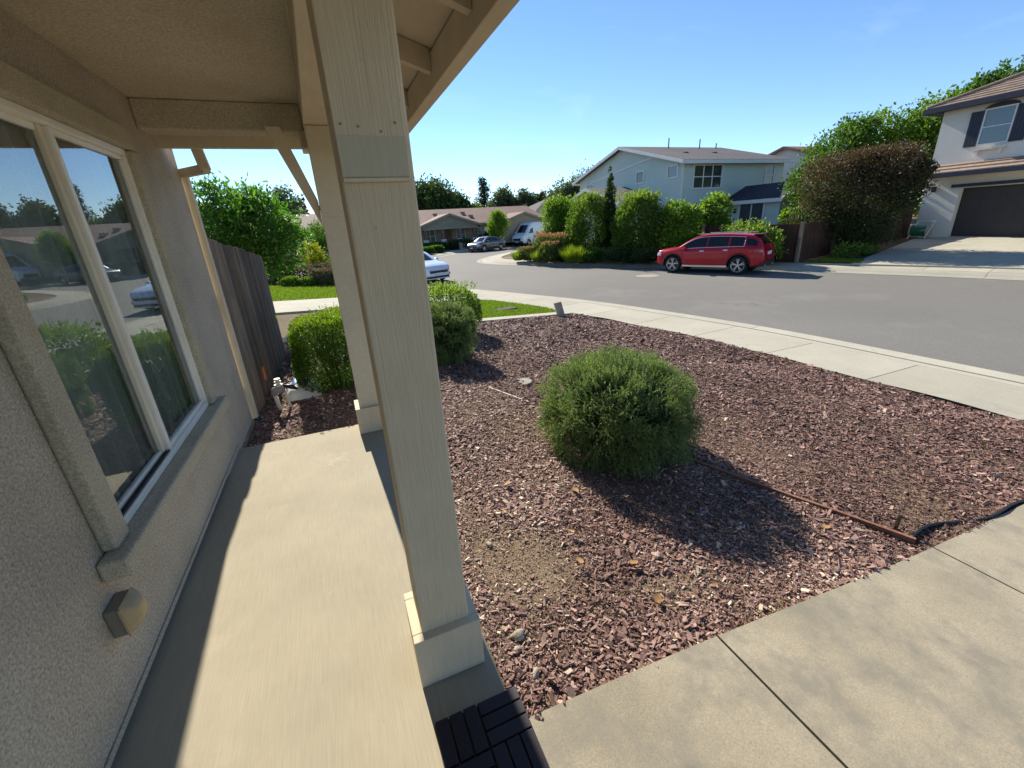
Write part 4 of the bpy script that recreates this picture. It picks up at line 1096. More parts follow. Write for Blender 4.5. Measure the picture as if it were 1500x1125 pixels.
def car(name, label, loc, rz, S, scale=1.0):
    t = thing(name, loc, label, S['cat'], rz=rz, scale=scale, world=False)
    top = smooth_pts(S['top']); belt = S['belt']; wid = smooth_pts(S['wid'])
    x0, x1 = S['top'][0][0], S['top'][-1][0]; sill = S['sill']; R = S['arch']; wx = S['wheels']; zr = S['rw']
    def ztop(x): return lerp_pts(top, x)
    def zbelt(x): return min(lerp_pts(belt, x), ztop(x) - 0.03)
    def zbot(x):
        b = sill + 0.10 * max(0, (abs(x) - S['ov']) / 0.5)
        for w in wx:
            if abs(x - w) < R: b = max(b, zr + math.sqrt(R * R - (x - w) ** 2))
        return min(b, zbelt(x) - 0.03)
    gmax = S['h'] - lerp_pts(belt, 0)
    def sec(x):
        w = lerp_pts(wid, x); zb_, ze, zt = zbot(x), zbelt(x), ztop(x)
        g_ = min(1, max(0, (zt - ze) / gmax)); wr = w * (0.93 - S['tumble'] * g_)
        a = ze - zb_
        half = [(w * 0.95, zb_), (w * 0.99, zb_ + a * 0.18), (w * 1.0, zb_ + a * 0.45), (w * 0.985, zb_ + a * 0.66), (w * 0.992, zb_ + a * 0.74), (w * 0.965, zb_ + a * 0.93), (w * 0.93, ze)]
        rr = min(0.07, (zt - ze) * 0.5)
        for q in (0.35, 0.7, 1.0):
            half.append((w * 0.93 + (wr - w * 0.93) * q, ze + (zt - rr - ze) * q))
        half += [(wr * 0.93, zt - rr * 0.28), (wr * 0.72, zt - rr * 0.02), (wr * 0.35, zt + 0.012), (0, zt + 0.018)]
        return half
    xs_ = set(np.linspace(x0, x1, 60))
    for w in wx:
        xs_ |= set(w + R * np.cos(np.linspace(0.0, math.pi, 17)) * 0.9999)
        xs_ |= {w - R - 0.002, w + R + 0.002}
    xs_ = sorted(xs_)
    P = []
    for x in xs_:
        h = sec(x)
        P.append([(x, -y, z) for y, z in h] + [(x, y, z) for y, z in reversed(h[:-1])])
    mb = MB().grid(P)
    for row in (P[0], P[-1]):
        n = len(mb.v); mb.v += row; mb.f.append(tuple(range(n, n + len(row))))
    body = mb.build('body', S['paint'], t, smooth=True, fixn=True)
    body.data.polygons.foreach_set('use_smooth', [len(p.vertices) == 4 for p in body.data.polygons])
    # dark underbody between the arches
    ub = MB().box(x0 + 0.25, x1 - 0.25, -lerp_pts(wid, 0) * 0.72, lerp_pts(wid, 0) * 0.72, sill - 0.06, lerp_pts(belt, 0) - 0.2)
    ub.build('underbody', 'dark', t)
    ux = MB()
    for sg in (-1, 1):
        ux.box(wx[0] + R, wx[1] - R, min(sg * 0.70 * lerp_pts(wid, 0), sg * 0.955 * lerp_pts(wid, 0)), max(sg * 0.70 * lerp_pts(wid, 0), sg * 0.955 * lerp_pts(wid, 0)), sill - 0.05, sill + 0.055)
    ux.build('sill_trim', S.get('silltrim', 'dark'), t)
    # side glass
    def side_y(x, f_):
        h = sec(x); a, b = h[6], h[9]; return a[0] + (b[0] - a[0]) * f_, a[1] + (b[1] - a[1]) * f_
    for (a, b, f0, f1) in S['side']:
        for sg in (-1, 1):
            P = []
            for x in np.linspace(a, b, 12):
                row = []
                for f_ in (f0, (f0 + f1) / 2, f1):
                    y, z = side_y(x, f_); row.append((x, sg * (y + 0.006), z))
                P.append(row)
            MB().grid(P).build('side_window', 'carglass', t, smooth=True)
    if S.get('chromeline'):
        for sg in (-1, 1):
            c = MB(); a, b = S['chromeline']
            for f_ in (0.05, 0.93):
                c.tube([(x, sg * (side_y(x, f_)[0] + 0.010), side_y(x, f_)[1]) for x in np.linspace(a, b, 16)], 0.014, 5)
            c.tube([(a, sg * (side_y(a, f_)[0] + 0.010), side_y(a, f_)[1]) for f_ in (0.05, 0.93)], 0.014, 5)
            c.build('window_trim', 'chrome', t, smooth=True)
    # windscreens
    for nm, (a, b) in (('windscreen', S['ws']), ('rear_window', S['rs'])):
        if a is None: continue
        P = []
        for x in np.linspace(a, b, 10):
            h = sec(x); w_ = h[11][0] * 0.98
            nx = 0.008 if nm == 'windscreen' else -0.008
            P.append([(x + nx, w_ * q, ztop(x) + 0.020 - 0.03 * abs(q) ** 4) for q in np.linspace(-1.15, 1.15, 9)])
        MB().grid(P).build(nm, 'carglass', t, smooth=True)
    # wheels
    for x in wx:
        for sg in (-1, 1):
            yw = sg * (lerp_pts(wid, x) * 0.985)
            w_ = MB(); prof = [(-0.20, zr * 0.70), (-0.20, zr * 0.93), (-0.17, zr), (-0.04, zr), (-0.005, zr * 0.95), (0.0, zr * 0.80), (-0.015, zr * 0.74), (-0.06, zr * 0.70)]
            n = 28; P = []
            for k in range(n + 1):
                a = 2 * math.pi * k / n; P.append([(x + r_ * math.cos(a), yw + sg * o_, zr + r_ * math.sin(a)) for o_, r_ in prof])
            w_.grid(P); tyre = w_.build('wheel', 'rubber', t, smooth=True)
            rm_ = MB()
            rp = [(-0.02, zr * 0.74), (-0.012, zr * 0.72), (-0.03, zr * 0.66)]
            P = []
            for k in range(n + 1):
                a = 2 * math.pi * k / n; P.append([(x + r_ * math.cos(a), yw + sg * o_, zr + r_ * math.sin(a)) for o_, r_ in rp])
            rm_.grid(P)
            for k in range(5):
                for dlt in (-0.16, 0.16):
                    a = 2 * math.pi * k / 5 + 0.3
                    c0 = Vector((x + 0.10 * zr * math.cos(a), yw - sg * 0.018, zr + 0.10 * zr * math.sin(a))); c1 = Vector((x + 0.70 * zr * math.cos(a + dlt), yw - sg * 0.024, zr + 0.70 * zr * math.sin(a + dlt)))
                    rm_.beam(c0, c1, 0.035, 0.02, (0, 1, 0))
            rm_.tube([(x, yw - sg * 0.04, zr), (x, yw - sg * 0.008, zr)], zr * 0.16, 12)
            rm_.build('rim', 'alloy', tyre, fixn=True)
            MB().tube([(x, yw - sg * 0.12, zr), (x, yw - sg * 0.10, zr)], zr * 0.72, 20).build('brake_disc', 'dark', tyre)
            # arch lip
            al = [(x + R * math.cos(q), yw * 1.0, zr + R * math.sin(q)) for q in np.linspace(0.05, math.pi - 0.05, 17)]
            MB().tube(al, 0.026, 6).build('arch_trim', S.get('archmat', S['paint']), t, smooth=True)
            al2 = MB()
            P = [[(x + (R - 0.01) * math.cos(q), yw * 0.97, zr + (R - 0.01) * math.sin(q)), (x + (R - 0.01) * math.cos(q), yw * 0.55, zr + (R - 0.01) * math.sin(q))] for q in np.linspace(-0.2, math.pi + 0.2, 17)]
            al2.grid(P).build('wheel_liner', 'dark', t)
    # lamps
    def patch(nm, mat, x_a, x_b, f_a, f_b, off=0.008, both=True, par=None):
        for sg in (-1, 1):
            P = []
            for x in np.linspace(x_a, x_b, 6):
                h = sec(x)[:7]; ys_ = [q[0] for q in h]; zs_ = [q[1] for q in h]
                row = []
                for f_ in np.linspace(f_a, f_b, 5):
                    z = zs_[0] + (zs_[-1] - zs_[0]) * f_; row.append((x, sg * (float(np.interp(z, zs_, ys_)) + off), z))
                P.append(row)
            MB().grid(P).build(nm, mat, t, smooth=True)
    patch('headlight', 'lamp', *S['head']); patch('tail_light', 'redlamp', *S['tail'])
    for (a, f_) in S.get('handles', ()):
        patch('door_handle', S.get('handlemat', S['paint']), a, a + 0.19, f_, f_ + 0.05, 0.03)
    for a in S.get('doorlines', ()):
        patch('door_gap', 'dark', a, a + 0.012, 0.04, 0.97, 0.002)
    # mirrors
    mx, mz = S['mirror']
    for sg in (-1, 1):
        w_ = lerp_pts(wid, mx)
        MB().hexa([(mx - 0.10, sg * w_ * 0.93, mz - 0.06), (mx + 0.08, sg * w_ * 0.93, mz - 0.05), (mx + 0.04, sg * (w_ + 0.17), mz - 0.04), (mx - 0.08, sg * (w_ + 0.17), mz - 0.05),
                   (mx - 0.10, sg * w_ * 0.95, mz + 0.06), (mx + 0.05, sg * w_ * 0.95, mz + 0.06), (mx + 0.01, sg * (w_ + 0.15), mz + 0.10), (mx - 0.08, sg * (w_ + 0.15), mz + 0.10)]).build('mirror', S['paint'], t, fixn=True, bevel=0.02)
    for (nm, mat, bx) in S.get('extras', ()):
        box(nm, mat, t, *bx, 0.008)
    return t

SUV = dict(cat='car', h=1.73, sill=0.36, arch=0.475, rw=0.40, wheels=(-1.50, 1.49), ov=2.0, tumble=0.24, paint='red_paint', archmat='dark', silltrim='chrome',
           top=[(-2.46, 0.86), (-2.44, 1.08), (-2.34, 1.28), (-2.16, 1.50), (-1.98, 1.63), (-1.7, 1.685), (-1.0, 1.73), (-0.3, 1.74), (0.25, 1.71), (0.60, 1.61), (0.95, 1.42), (1.32, 1.20), (1.65, 1.155), (2.0, 1.11), (2.25, 1.05), (2.40, 0.95), (2.46, 0.78)],
           belt=[(-2.46, 1.17), (-1.5, 1.18), (0, 1.145), (1.3, 1.10), (2.46, 0.96)],
           wid=[(-2.46, 0.72), (-2.35, 0.86), (-2.0, 0.94), (-1.2, 0.965), (1.2, 0.965), (1.9, 0.93), (2.25, 0.85), (2.4, 0.72), (2.46, 0.55)],
           side=[(-0.98, -0.10, 0.10, 0.90), (-0.03, 0.98, 0.10, 0.90), (-1.62, -1.06, 0.12, 0.88), (-2.16, -1.72, 0.14, 0.84)], chromeline=(-1.66, 1.05), ws=(0.66, 1.33), rs=(-2.36, -2.14),
           head=(2.12, 2.38, 0.66, 0.92), tail=(-2.42, -2.10, 0.66, 0.88), handles=((-1.02, 0.84), (0.02, 0.82)), doorlines=(-1.12, -0.06, 1.02), mirror=(0.92, 1.13), handlemat='chrome',
           extras=(('roof_rail', 'chrome', (-1.7, 0.4, 0.62, 0.66, 1.735, 1.765)), ('roof_rail', 'chrome', (-1.7, 0.4, -0.66, -0.62, 1.735, 1.765)), ('rear_bumper', 'dark', (-2.50, -2.2, -0.74, 0.74, 0.36, 0.58)),
                   ('number_plate', 'plate', (-2.475, -2.45, -0.26, 0.26, 0.82, 0.96)), ('spoiler', 'dark', (-2.20, -1.9, -0.56, 0.56, 1.655, 1.69)), ('exhaust_trim', 'chrome', (-2.515, -2.45, 0.42, 0.66, 0.36, 0.42)), ('exhaust_trim', 'chrome', (-2.515, -2.45, -0.66, -0.42, 0.36, 0.42))))
hd = math.atan2(0.92, -0.39)
car('red_car', 'red four-door sport utility car parked at the far kerb', (15.62, 14.75, -0.775), hd, SUV, 0.925)
SED = dict(cat='car', h=1.45, sill=0.22, arch=0.36, rw=0.315, wheels=(-1.38, 1.38), ov=1.8, tumble=0.22, paint='white_paint',
           top=[(-2.36, 0.62), (-2.32, 0.92), (-2.1, 1.02), (-1.75, 1.06), (-1.4, 1.17), (-0.85, 1.37), (-0.25, 1.45), (0.25, 1.43), (0.55, 1.34), (1.0, 1.10), (1.22, 0.99), (1.6, 0.94), (2.05, 0.84), (2.28, 0.72), (2.36, 0.56)],
           belt=[(-2.36, 0.92), (0, 0.96), (1.3, 0.93), (2.36, 0.75)],
           wid=[(-2.36, 0.68), (-2.2, 0.82), (-1.6, 0.91), (1.2, 0.915), (1.9, 0.87), (2.2, 0.74), (2.36, 0.50)],
           side=[(-0.95, -0.10, 0.10, 0.88), (-0.02, 0.85, 0.10, 0.88), (-1.35, -1.03, 0.12, 0.80)], ws=(0.52, 1.18), rs=(-1.5, -0.9),
           head=(2.0, 2.27, 0.60, 0.95), tail=(-2.34, -2.12, 0.6, 0.9), handles=((-0.9, 0.80), (0.05, 0.78)), doorlines=(-1.05, -0.05, 0.98), mirror=(0.82, 1.0),
           extras=(('grille', 'dark', (2.20, 2.372, -0.52, 0.52, 0.47, 0.58)), ('grille', 'chrome', (2.26, 2.36, -0.56, 0.56, 0.585, 0.615)), ('lower_grille', 'dark', (2.25, 2.375, -0.58, 0.58, 0.25, 0.33)), ('number_plate', 'plate', (2.36, 2.385, -0.20, 0.20, 0.37, 0.48)),
                   ('fog_lamp', 'dark', (2.14, 2.24, 0.60, 0.74, 0.33, 0.44)), ('fog_lamp', 'dark', (2.14, 2.24, -0.74, -0.60, 0.33, 0.44)), ('bumper_lip', 'white_paint', (2.1, 2.36, -0.62, 0.62, 0.19, 0.24))))
car('parked_car', 'white blue-tinted sedan facing the camera, half hidden behind the near porch post', (3.95, 23.2, -0.775), math.atan2(-0.92, 0.36), SED, 1.0)
SED2 = dict(SED); SED2['paint'] = 'dark_paint'; SED2['extras'] = tuple((a, 'dark_paint' if b == 'white_paint' else b, c) for a, b, c in SED['extras'])
car('parked_car', 'charcoal sedan parked in front of the brown ranch house', (15.7, 45.0, -0.775), math.atan2(-0.50, -0.87), SED2, 1.0)
VAN = dict(cat='van', h=2.62, sill=0.32, arch=0.43, rw=0.36, wheels=(-1.75, 1.95), ov=2.5, tumble=0.10, paint='van_paint',
           top=[(-2.98, 1.6), (-2.97, 2.3), (-2.9, 2.52), (-2.6, 2.6), (-1, 2.63), (0.6, 2.62), (1.0, 2.56), (1.3, 2.42), (1.75, 1.95), (2.2, 1.48), (2.36, 1.36), (2.7, 1.22), (2.9, 1.05), (2.98, 0.8)],
           belt=[(-2.98, 1.40), (1.6, 1.36), (2.3, 1.25), (2.98, 0.9)],
           wid=[(-2.98, 0.92), (-2.8, 0.98), (2.2, 0.99), (2.7, 0.92), (2.9, 0.78), (2.98, 0.62)],
           side=[(0.95, 1.80, 0.05, 0.56)], ws=(1.42, 2.22), rs=(None, None), head=(2.68, 2.92, 0.60, 0.92), tail=(-2.97, -2.90, 0.3, 0.9), handles=((0.85, 0.72),), doorlines=(0.78, -0.6, 2.0), mirror=(1.95, 1.55),
           extras=(('grille', 'dark', (2.90, 3.0, -0.52, 0.52, 0.62, 0.88)), ('bumper', 'dark', (2.72, 3.0, -0.80, 0.80, 0.36, 0.56)), ('number_plate', 'plate', (3.0, 3.015, -0.2, 0.2, 0.44, 0.54))))
car('white_van', 'white high-roof cargo van parked beyond the charcoal sedan', (23.4, 50.0, -0.775), math.atan2(-0.48, -0.88), VAN, 1.0)

# ================================================================== houses
def gable_roof(parent, x0, x1, y0, y1, ze, zr, axis, mat, over=0.45, th=0.14, fascia='white', ends=True):
    """two roof slopes + fascias; ridge runs along axis; ze is wall top height"""
    if axis == 'x':
        ym = (y0 + y1) / 2; sl = (zr - ze) / (ym - y0); a, b = x0 - over, x1 + over
        for ya in (y0 - over, y1 + over):
            zb_ = zr - abs(ya - ym) * sl
            s_ = [(a, ya, zb_), (b, ya, zb_), (b, ym, zr), (a, ym, zr)]
            sl_o = MB().hexa(s_ + [(p[0], p[1], p[2] + th) for p in s_]).build('roof_slope', mat, parent, fixn=True)
            MB().box(a, b, ya - 0.02 if ya < ym else ya - 0.08, ya + 0.08 if ya < ym else ya + 0.02, zb_ - 0.12, zb_ + th - 0.02).build('fascia', fascia, sl_o)
            for xx in (a, b):
                MB().beam((xx, ya, zb_ + 0.02), (xx, ym, zr + 0.02), 0.06, 0.22).build('rake_board', fascia, sl_o)
    else:
        xm = (x0 + x1) / 2; sl = (zr - ze) / (xm - x0); a, b = y0 - over, y1 + over
        for xa in (x0 - over, x1 + over):
            zb_ = zr - abs(xa - xm) * sl
            s_ = [(xa, a, zb_), (xa, b, zb_), (xm, b, zr), (xm, a, zr)]
            sl_o = MB().hexa(s_ + [(p[0], p[1], p[2] + th) for p in s_]).build('roof_slope', mat, parent, fixn=True)
            MB().box(xa - 0.02 if xa < xm else xa - 0.08, xa + 0.08 if xa < xm else xa + 0.02, a, b, zb_ - 0.12, zb_ + th - 0.02).build('fascia', fascia, sl_o)
            for yy_ in (a, b):
                MB().beam((xa, yy_, zb_ + 0.02), (xm, yy_, zr + 0.02), 0.06, 0.22).build('rake_board', fascia, sl_o)

def gwall(parent, x0, x1, y0, y1, z0, ze, zr, axis, mat, name='wall'):
    if axis == 'x':
        ym = (y0 + y1) / 2
        pl_ = [(x0, y0, z0), (x0, y1, z0), (x0, y1, ze), (x0, ym, zr - 0.02), (x0, y0, ze)]
        return MB().prism(pl_, (x1 - x0, 0, 0)).build(name, mat, parent, fixn=True)
    xm = (x0 + x1) / 2
    pl_ = [(x0, y0, z0), (x1, y0, z0), (x1, y0, ze), (xm, y0, zr - 0.02), (x0, y0, ze)]
    return MB().prism(pl_, (0, y1 - y0, 0)).build(name, mat, parent, fixn=True)

def window(parent, face, u0, u1, z0, z1, at, nu=1, nz=1, frame='white', glass='farglass', fw=0.08, name='window'):
    """face 'x': on plane x=at facing -x, u is y.  face 'y': on plane y=at facing -y, u is x"""
    def bx(d0, d1, a, b, c, d):
        return (at - d1, at - d0, a, b, c, d) if face == 'x' else (a, b, at - d1, at - d0, c, d)
    m_ = MB()
    m_.box(*bx(0.002, 0.06, u0 - fw, u1 + fw, z1, z1 + fw)).box(*bx(0.002, 0.06, u0 - fw, u1 + fw, z0 - fw, z0)).box(*bx(0.002, 0.06, u0 - fw, u0, z0, z1)).box(*bx(0.002, 0.06, u1, u1 + fw, z0, z1))
    fr = m_.build(name, frame, parent)
    du = (u1 - u0) / nu; dz = (z1 - z0) / nz
    for i in range(nu):
        for j in range(nz):
            box('pane', glass, fr, *bx(0.004, 0.02, u0 + du * i + 0.001, u0 + du * (i + 1) - 0.001, z0 + dz * j + 0.001, z0 + dz * (j + 1) - 0.001))
    for i in range(1, nu):
        box('muntin', frame, fr, *bx(0.021, 0.045, u0 + du * i - fw * 0.4, u0 + du * i + fw * 0.4, z0, z1))
    for j in range(1, nz):
        box('muntin', frame, fr, *bx(0.021, 0.047, u0, u1, z0 + dz * j - fw * 0.3, z0 + dz * j + fw * 0.3))
    return fr

# --- green two storey house
gh = thing('house', (24.4, 26.4, -0.1), 'pale green two-storey house with grey roof behind the shrubs', 'house')
gwall(gh, 24.4, 34.6, 26.4, 40.4, -0.3, 5.25, 7.1, 'x', 'green_siding')
gable_roof(gh, 24.4, 34.6, 26.4, 40.4, 5.25, 7.1, 'x', 'shingle_grey', 0.55)
# belly band following the lower slope of the gable
MB().beam((24.37, 29.0, 6.0), (24.37, 38.5, 4.95), 0.05, 0.12).build('gable_trim', 'white', gh)
window(gh, 'y', 25.45, 28.05, 3.45, 4.90, 26.4, 3, 2, glass='farglass', fw=0.1)
window(gh, 'y', 32.65, 33.5, 3.5, 4.85, 26.4, 1, 2)
window(gh, 'x', 26.95, 27.85, 4.3, 5.0, 24.4, glass='blueglass', fw=0.12)
window(gh, 'x', 30.7, 31.5, 4.3, 5.05, 24.4, fw=0.12)
window(gh, 'x', 38.0, 39.0, 3.6, 4.8, 24.4, 1, 2)
MB().box(24.36, 24.44, 26.33, 26.41, 0, 5.1).build('downspout', 'white', gh)
box('roof_vent', 'dark', gh, 27.2, 27.6, 29.4, 29.8, 6.02, 6.25); box('roof_vent', 'dark', gh, 30.2, 30.6, 29.4, 29.8, 6.02, 6.25)
for x_, h_ in ((28.2, 7.75), (31.6, 7.7), (33.5, 7.4)):
    MB().tube([(x_, 32.4, 6.8), (x_, 32.4, h_)], 0.045, 8).build('vent_pipe', 'dark', gh)
# lower front wing
gwall(gh, 20.8, 24.38, 28.7, 37.4, -0.3, 2.75, 4.0, 'x', 'green_siding', 'wing_wall')
gable_roof(gh, 20.8, 24.0, 28.7, 37.4, 2.75, 4.0, 'x', 'shingle_grey', 0.4)
# right wing
gwall(gh, 28.6, 32.6, 21.7, 26.38, -0.2, 2.42, 3.30, 'y', 'green_siding', 'wing_wall')
gable_roof(gh, 28.6, 32.6, 21.7, 25.9, 2.42, 3.30, 'y', 'shingle_dark', 0.4)
window(gh, 'x', 22.9, 24.8, 0.2, 2.15, 28.6, 2, 1, fw=0.12, name='sliding_door')
window(gh, 'y', 29.4, 30.6, 0.9, 2.15, 21.7, 2, 1)
t_ = MB().box(28.45, 28.6, 25.15, 25.3, 1.55, 1.85).build('wall_lamp', 'dark', gh)

# --- cream house behind
ch = thing('house', (43, 31, 0), 'cream house with tiled roof rising behind the green house', 'house')
gwall(ch, 42.5, 52, 28.5, 36.5, -0.2, 5.9, 7.1, 'x', 'cream_wall')
gable_roof(ch, 42.5, 52, 28.5, 36.5, 5.9, 7.1, 'x', 'tile_red', 0.4, fascia='tile_brown')

# --- garage house on the right
ga = thing('house', (27.9, 12, 0), 'cream two-storey house with navy shutters and dark garage door', 'house')
gw = MB()
gw.box(27.9, 28.2, 12.12, 13.5, -0.1, 5.48).box(27.9, 28.2, 0.5, 6.9, -0.1, 5.48).box(27.9, 28.2, 6.9, 12.12, 2.1, 5.48)
gw.build('wall', 'cream_wall', ga)
MB().box(28.2, 38.5, 13.2, 13.5, -0.1, 5.48).build('side_wall', 'cream_wall', ga)
MB().box(28.2, 38.5, 0.5, 0.8, -0.1, 5.48).build('side_wall', 'cream_wall', ga)
gd = MB().box(28.24, 28.3, 6.7, 12.3, -0.05, 2.3).build('garage_door', 'garage', ga)
for i in range(4):
    for j in range(8):
        box('panel', 'garage', gd, 28.232, 28.239, 6.95 + j * 0.64, 6.95 + j * 0.64 + 0.625, 0.04 + i * 0.515, 0.04 + i * 0.515 + 0.50, 0.002)
box('door_head_trim', 'navy', ga, 27.82, 27.899, 6.6, 12.45, 2.14, 2.28)
# hip roof built of tile courses
def courses(parent, y0, y1, run, xe, ze, pitch, n, hip, mat='tile_tan', step=0.33):
    for i in range(n):
        xa = xe + i * step; xb = xa + step + 0.03
        za_ = ze + i * step * pitch; zb_ = za_ + step * pitch
        ya1 = y1 - (i * step if hip else 0); yb1 = y1 - ((i + 1) * step if hip else 0)
        MB().hexa([(xa, y0, za_), (xb, y0, zb_ - 0.03), (xb, yb1, zb_ - 0.03), (xa, ya1, za_), (xa, y0, za_ + 0.075), (xb, y0, zb_ + 0.02), (xb, yb1, zb_ + 0.02), (xa, ya1, za_ + 0.075)]).build('tile_course', mat, parent, fixn=True)
mr = MB().hexa([(27.35, 0, 5.48), (39, 0, 5.48), (39, 14.05, 5.48), (27.35, 14.05, 5.48), (27.5, 0.1, 5.62), (39, 0.1, 5.62), (39, 13.9, 5.62), (27.5, 13.9, 5.62)]).build('main_roof', 'navy', ga)
courses(mr, 0, 14.0, 0, 27.4, 5.63, 0.42, 17, True)
hs = MB()
hs.quad((27.4, 14.03, 5.63), (38.9, 14.03, 5.63), (33.2, 8.2, 8.07)).build('hip_slope', 'tile_tan', mr)
MB().tube([(27.4, 14.0, 5.72), (33.0, 8.4, 8.10)], 0.07, 6).build('hip_cap', 'tile_tan', mr)
box('fascia', 'navy', mr, 27.30, 27.36, -0.2, 14.07, 5.44, 5.66); box('fascia', 'navy', mr, 27.362, 39, 14.052, 14.10, 5.44, 5.66)
pr_ = MB().box(27.02, 27.9, 0, 13.42, 2.64, 2.70).build('garage_pent_roof', 'cream_wall', ga)
courses(pr_, 0, 13.45, 0, 26.98, 2.76, 0.45, 3, False)
box('fascia', 'navy', pr_, 26.94, 26.99, 0, 13.5, 2.60, 2.79)
window(ga, 'x', 11.02, 11.93, 3.87, 5.2, 27.9, 1, 2, glass='blueglass', fw=0.06)
for (a, b) in ((11.99, 12.44), (10.5, 10.955)):
    sh = MB().box(27.84, 27.898, a, b, 3.82, 5.22).build('shutter', 'navy', ga)
    for k in range(4):
        box('shutter_board', 'navy', sh, 27.825, 27.839, a + k * (b - a) / 4 + 0.006, a + (k + 1) * (b - a) / 4 - 0.006, 3.83, 5.21)
P_ = [(27.86, 11.47 + 0.56 * math.cos(a), 5.25 + 0.20 * math.sin(a)) for a in np.linspace(0, math.pi, 13)]
MB().prism(P_, (0.038, 0, 0)).build('window_arch', 'navy', ga, fixn=True)
box('window_shelf', 'cream_wall', ga, 27.70, 27.899, 10.95, 12.0, 3.62, 3.69)
for y_ in (11.1, 11.85):
    box('shelf_bracket', 'cream_wall', ga, 27.74, 27.898, y_ - 0.05, y_ + 0.05, 3.42, 3.618)
box('wall_lamp', 'dark', ga, 27.72, 27.898, 13.02, 13.16, 2.0, 2.26, 0.02)
# hose reel
hr = thing('hose_reel', (27.2, 12.9, 0), 'green garden hose reel standing by the garage corner', 'hose reel')
zq = zb(27.2, 12.9) + 0.02
hr.location.z = zq
MB().tube([(27.2, 12.6, zq + 0.36), (27.2, 13.2, zq + 0.36)], 0.24, 16).build('hose_coil', 'hose', hr)
for y_ in (12.56, 13.24):
    MB().tube([(27.2, y_, zq + 0.36), (27.2, y_ + 0.03, zq + 0.36)], 0.31, 16).build('reel_disc', 'concrete_stub', hr)
    MB().tube([(26.95, y_, zq), (27.2, y_, zq + 0.36), (27.55, y_, zq + 0.78)], 0.022, 6).build('frame_leg', 'white', hr)
MB().tube([(27.55, 12.56, zq + 0.78), (27.55, 13.24, zq + 0.78)], 0.022, 6).build('handle', 'white', hr)

# --- brown ranch house
bh = thing('house', (13, 51, -0.3), 'single-storey brown ranch house with columned gabled porch', 'house')
zb0 = -0.35
gwall(bh, 3.0, 26.0, 52.6, 64.0, zb0, 2.15, 3.9, 'x', 'brown_wall')
gable_roof(bh, 3.0, 26.0, 52.6, 64.0, 2.15, 3.9, 'x', 'tile_brown', 0.6, fascia='brown_siding')
MB().prism([(10.0, 50.6, 1.75), (16.8, 50.6, 1.75), (16.8, 50.6, 1.98), (13.4, 50.6, 3.10), (10.0, 50.6, 1.98)], (0, 0.2, 0)).build('porch_gable', 'brown_siding', bh, fixn=True)
gable_roof(bh, 10.0, 16.8, 50.6, 55.0, 1.98, 3.15, 'y', 'tile_brown', 0.4, fascia='brown_siding')
for x_ in (10.9, 12.0, 12.75, 13.4, 14.1, 14.9, 15.8):
    hgt = 3.0 - abs(x_ - 13.4) * 0.34
    if hgt > 2.2: box('gable_batten', 'brown_wall', bh, x_ - 0.04, x_ + 0.04, 50.56, 50.598, 2.1, hgt)
box('gable_batten', 'brown_wall', bh, 11.6, 15.2, 50.55, 50.597, 2.3, 2.38)
box('porch_lintel', 'brown_wall', bh, 10.0, 16.8, 50.52, 50.82, 1.62, 1.76)
for x_ in (10.5, 12.55, 14.45, 16.3):
    c_ = box('porch_column', 'tile_brown', bh, x_ - 0.15, x_ + 0.15, 50.55, 50.80, 0.5, 1.62)
    box('column_pedestal', 'white_wall', c_, x_ - 0.30, x_ + 0.30, 50.45, 50.9, zb0, 0.55)
box('front_door', 'tile_brown', bh, 13.0, 14.1, 52.54, 52.598, zb0, 1.65)
for (a, b) in ((10.9, 12.0), (14.7, 15.7), (16.9, 17.9), (18.2, 19.0), (6.5, 8.0)):
    window(bh, 'y', a, b, 0.25, 1.6, 52.6, 2, 2, glass='blueglass', fw=0.07)
gwall(bh, 19.6, 25.6, 50.4, 52.6, zb0, 1.95, 2.95, 'y', 'brown_wall', 'garage_wall')
gable_roof(bh, 19.6, 25.6, 50.4, 55.5, 1.95, 2.95, 'y', 'tile_brown', 0.4, fascia='brown_siding')
gd2 = box('garage_door', 'brown_siding', bh, 20.2, 25.0, 50.34, 50.398, zb0, 1.55)
for i in range(4):
    box('door_panel', 'brown_wall', gd2, 20.25, 24.95, 50.325, 50.339, zb0 + 0.05 + i * 0.46, zb0 + 0.05 + i * 0.46 + 0.42)
for (x_, y_) in ((9.6, 55), (12.8, 55.6), (14.6, 55.2), (16.4, 55.8), (17.0, 54.4)):
    box('roof_vent', 'tile_tan', bh, x_, x_ + 0.5, y_, y_ + 0.5, 2.15 + (y_ - 52.6) * 0.307 + 0.12, 2.15 + (y_ - 52.6) * 0.307 + 0.42)
# house behind it to the right
hb = thing('house', (32, 60, 0), 'distant house with grey tiled hip roof behind the van', 'house')
MB().box(27.5, 38, 57.5, 66, -0.3, 2.9).build('wall', 'white_wall', hb)
rp_ = MB(); e_ = [(26.9, 56.9, 2.9), (38.6, 56.9, 2.9), (38.6, 66.6, 2.9), (26.9, 66.6, 2.9)]; r1, r2 = (31.5, 61.7, 5.0), (34.0, 61.7, 5.0)
rp_.quad(e_[0], e_[1], r2, r1).quad(e_[1], e_[2], r2).quad(e_[2], e_[3], r1, r2).quad(e_[3], e_[0], r1).build('roof', 'shingle_grey', hb)
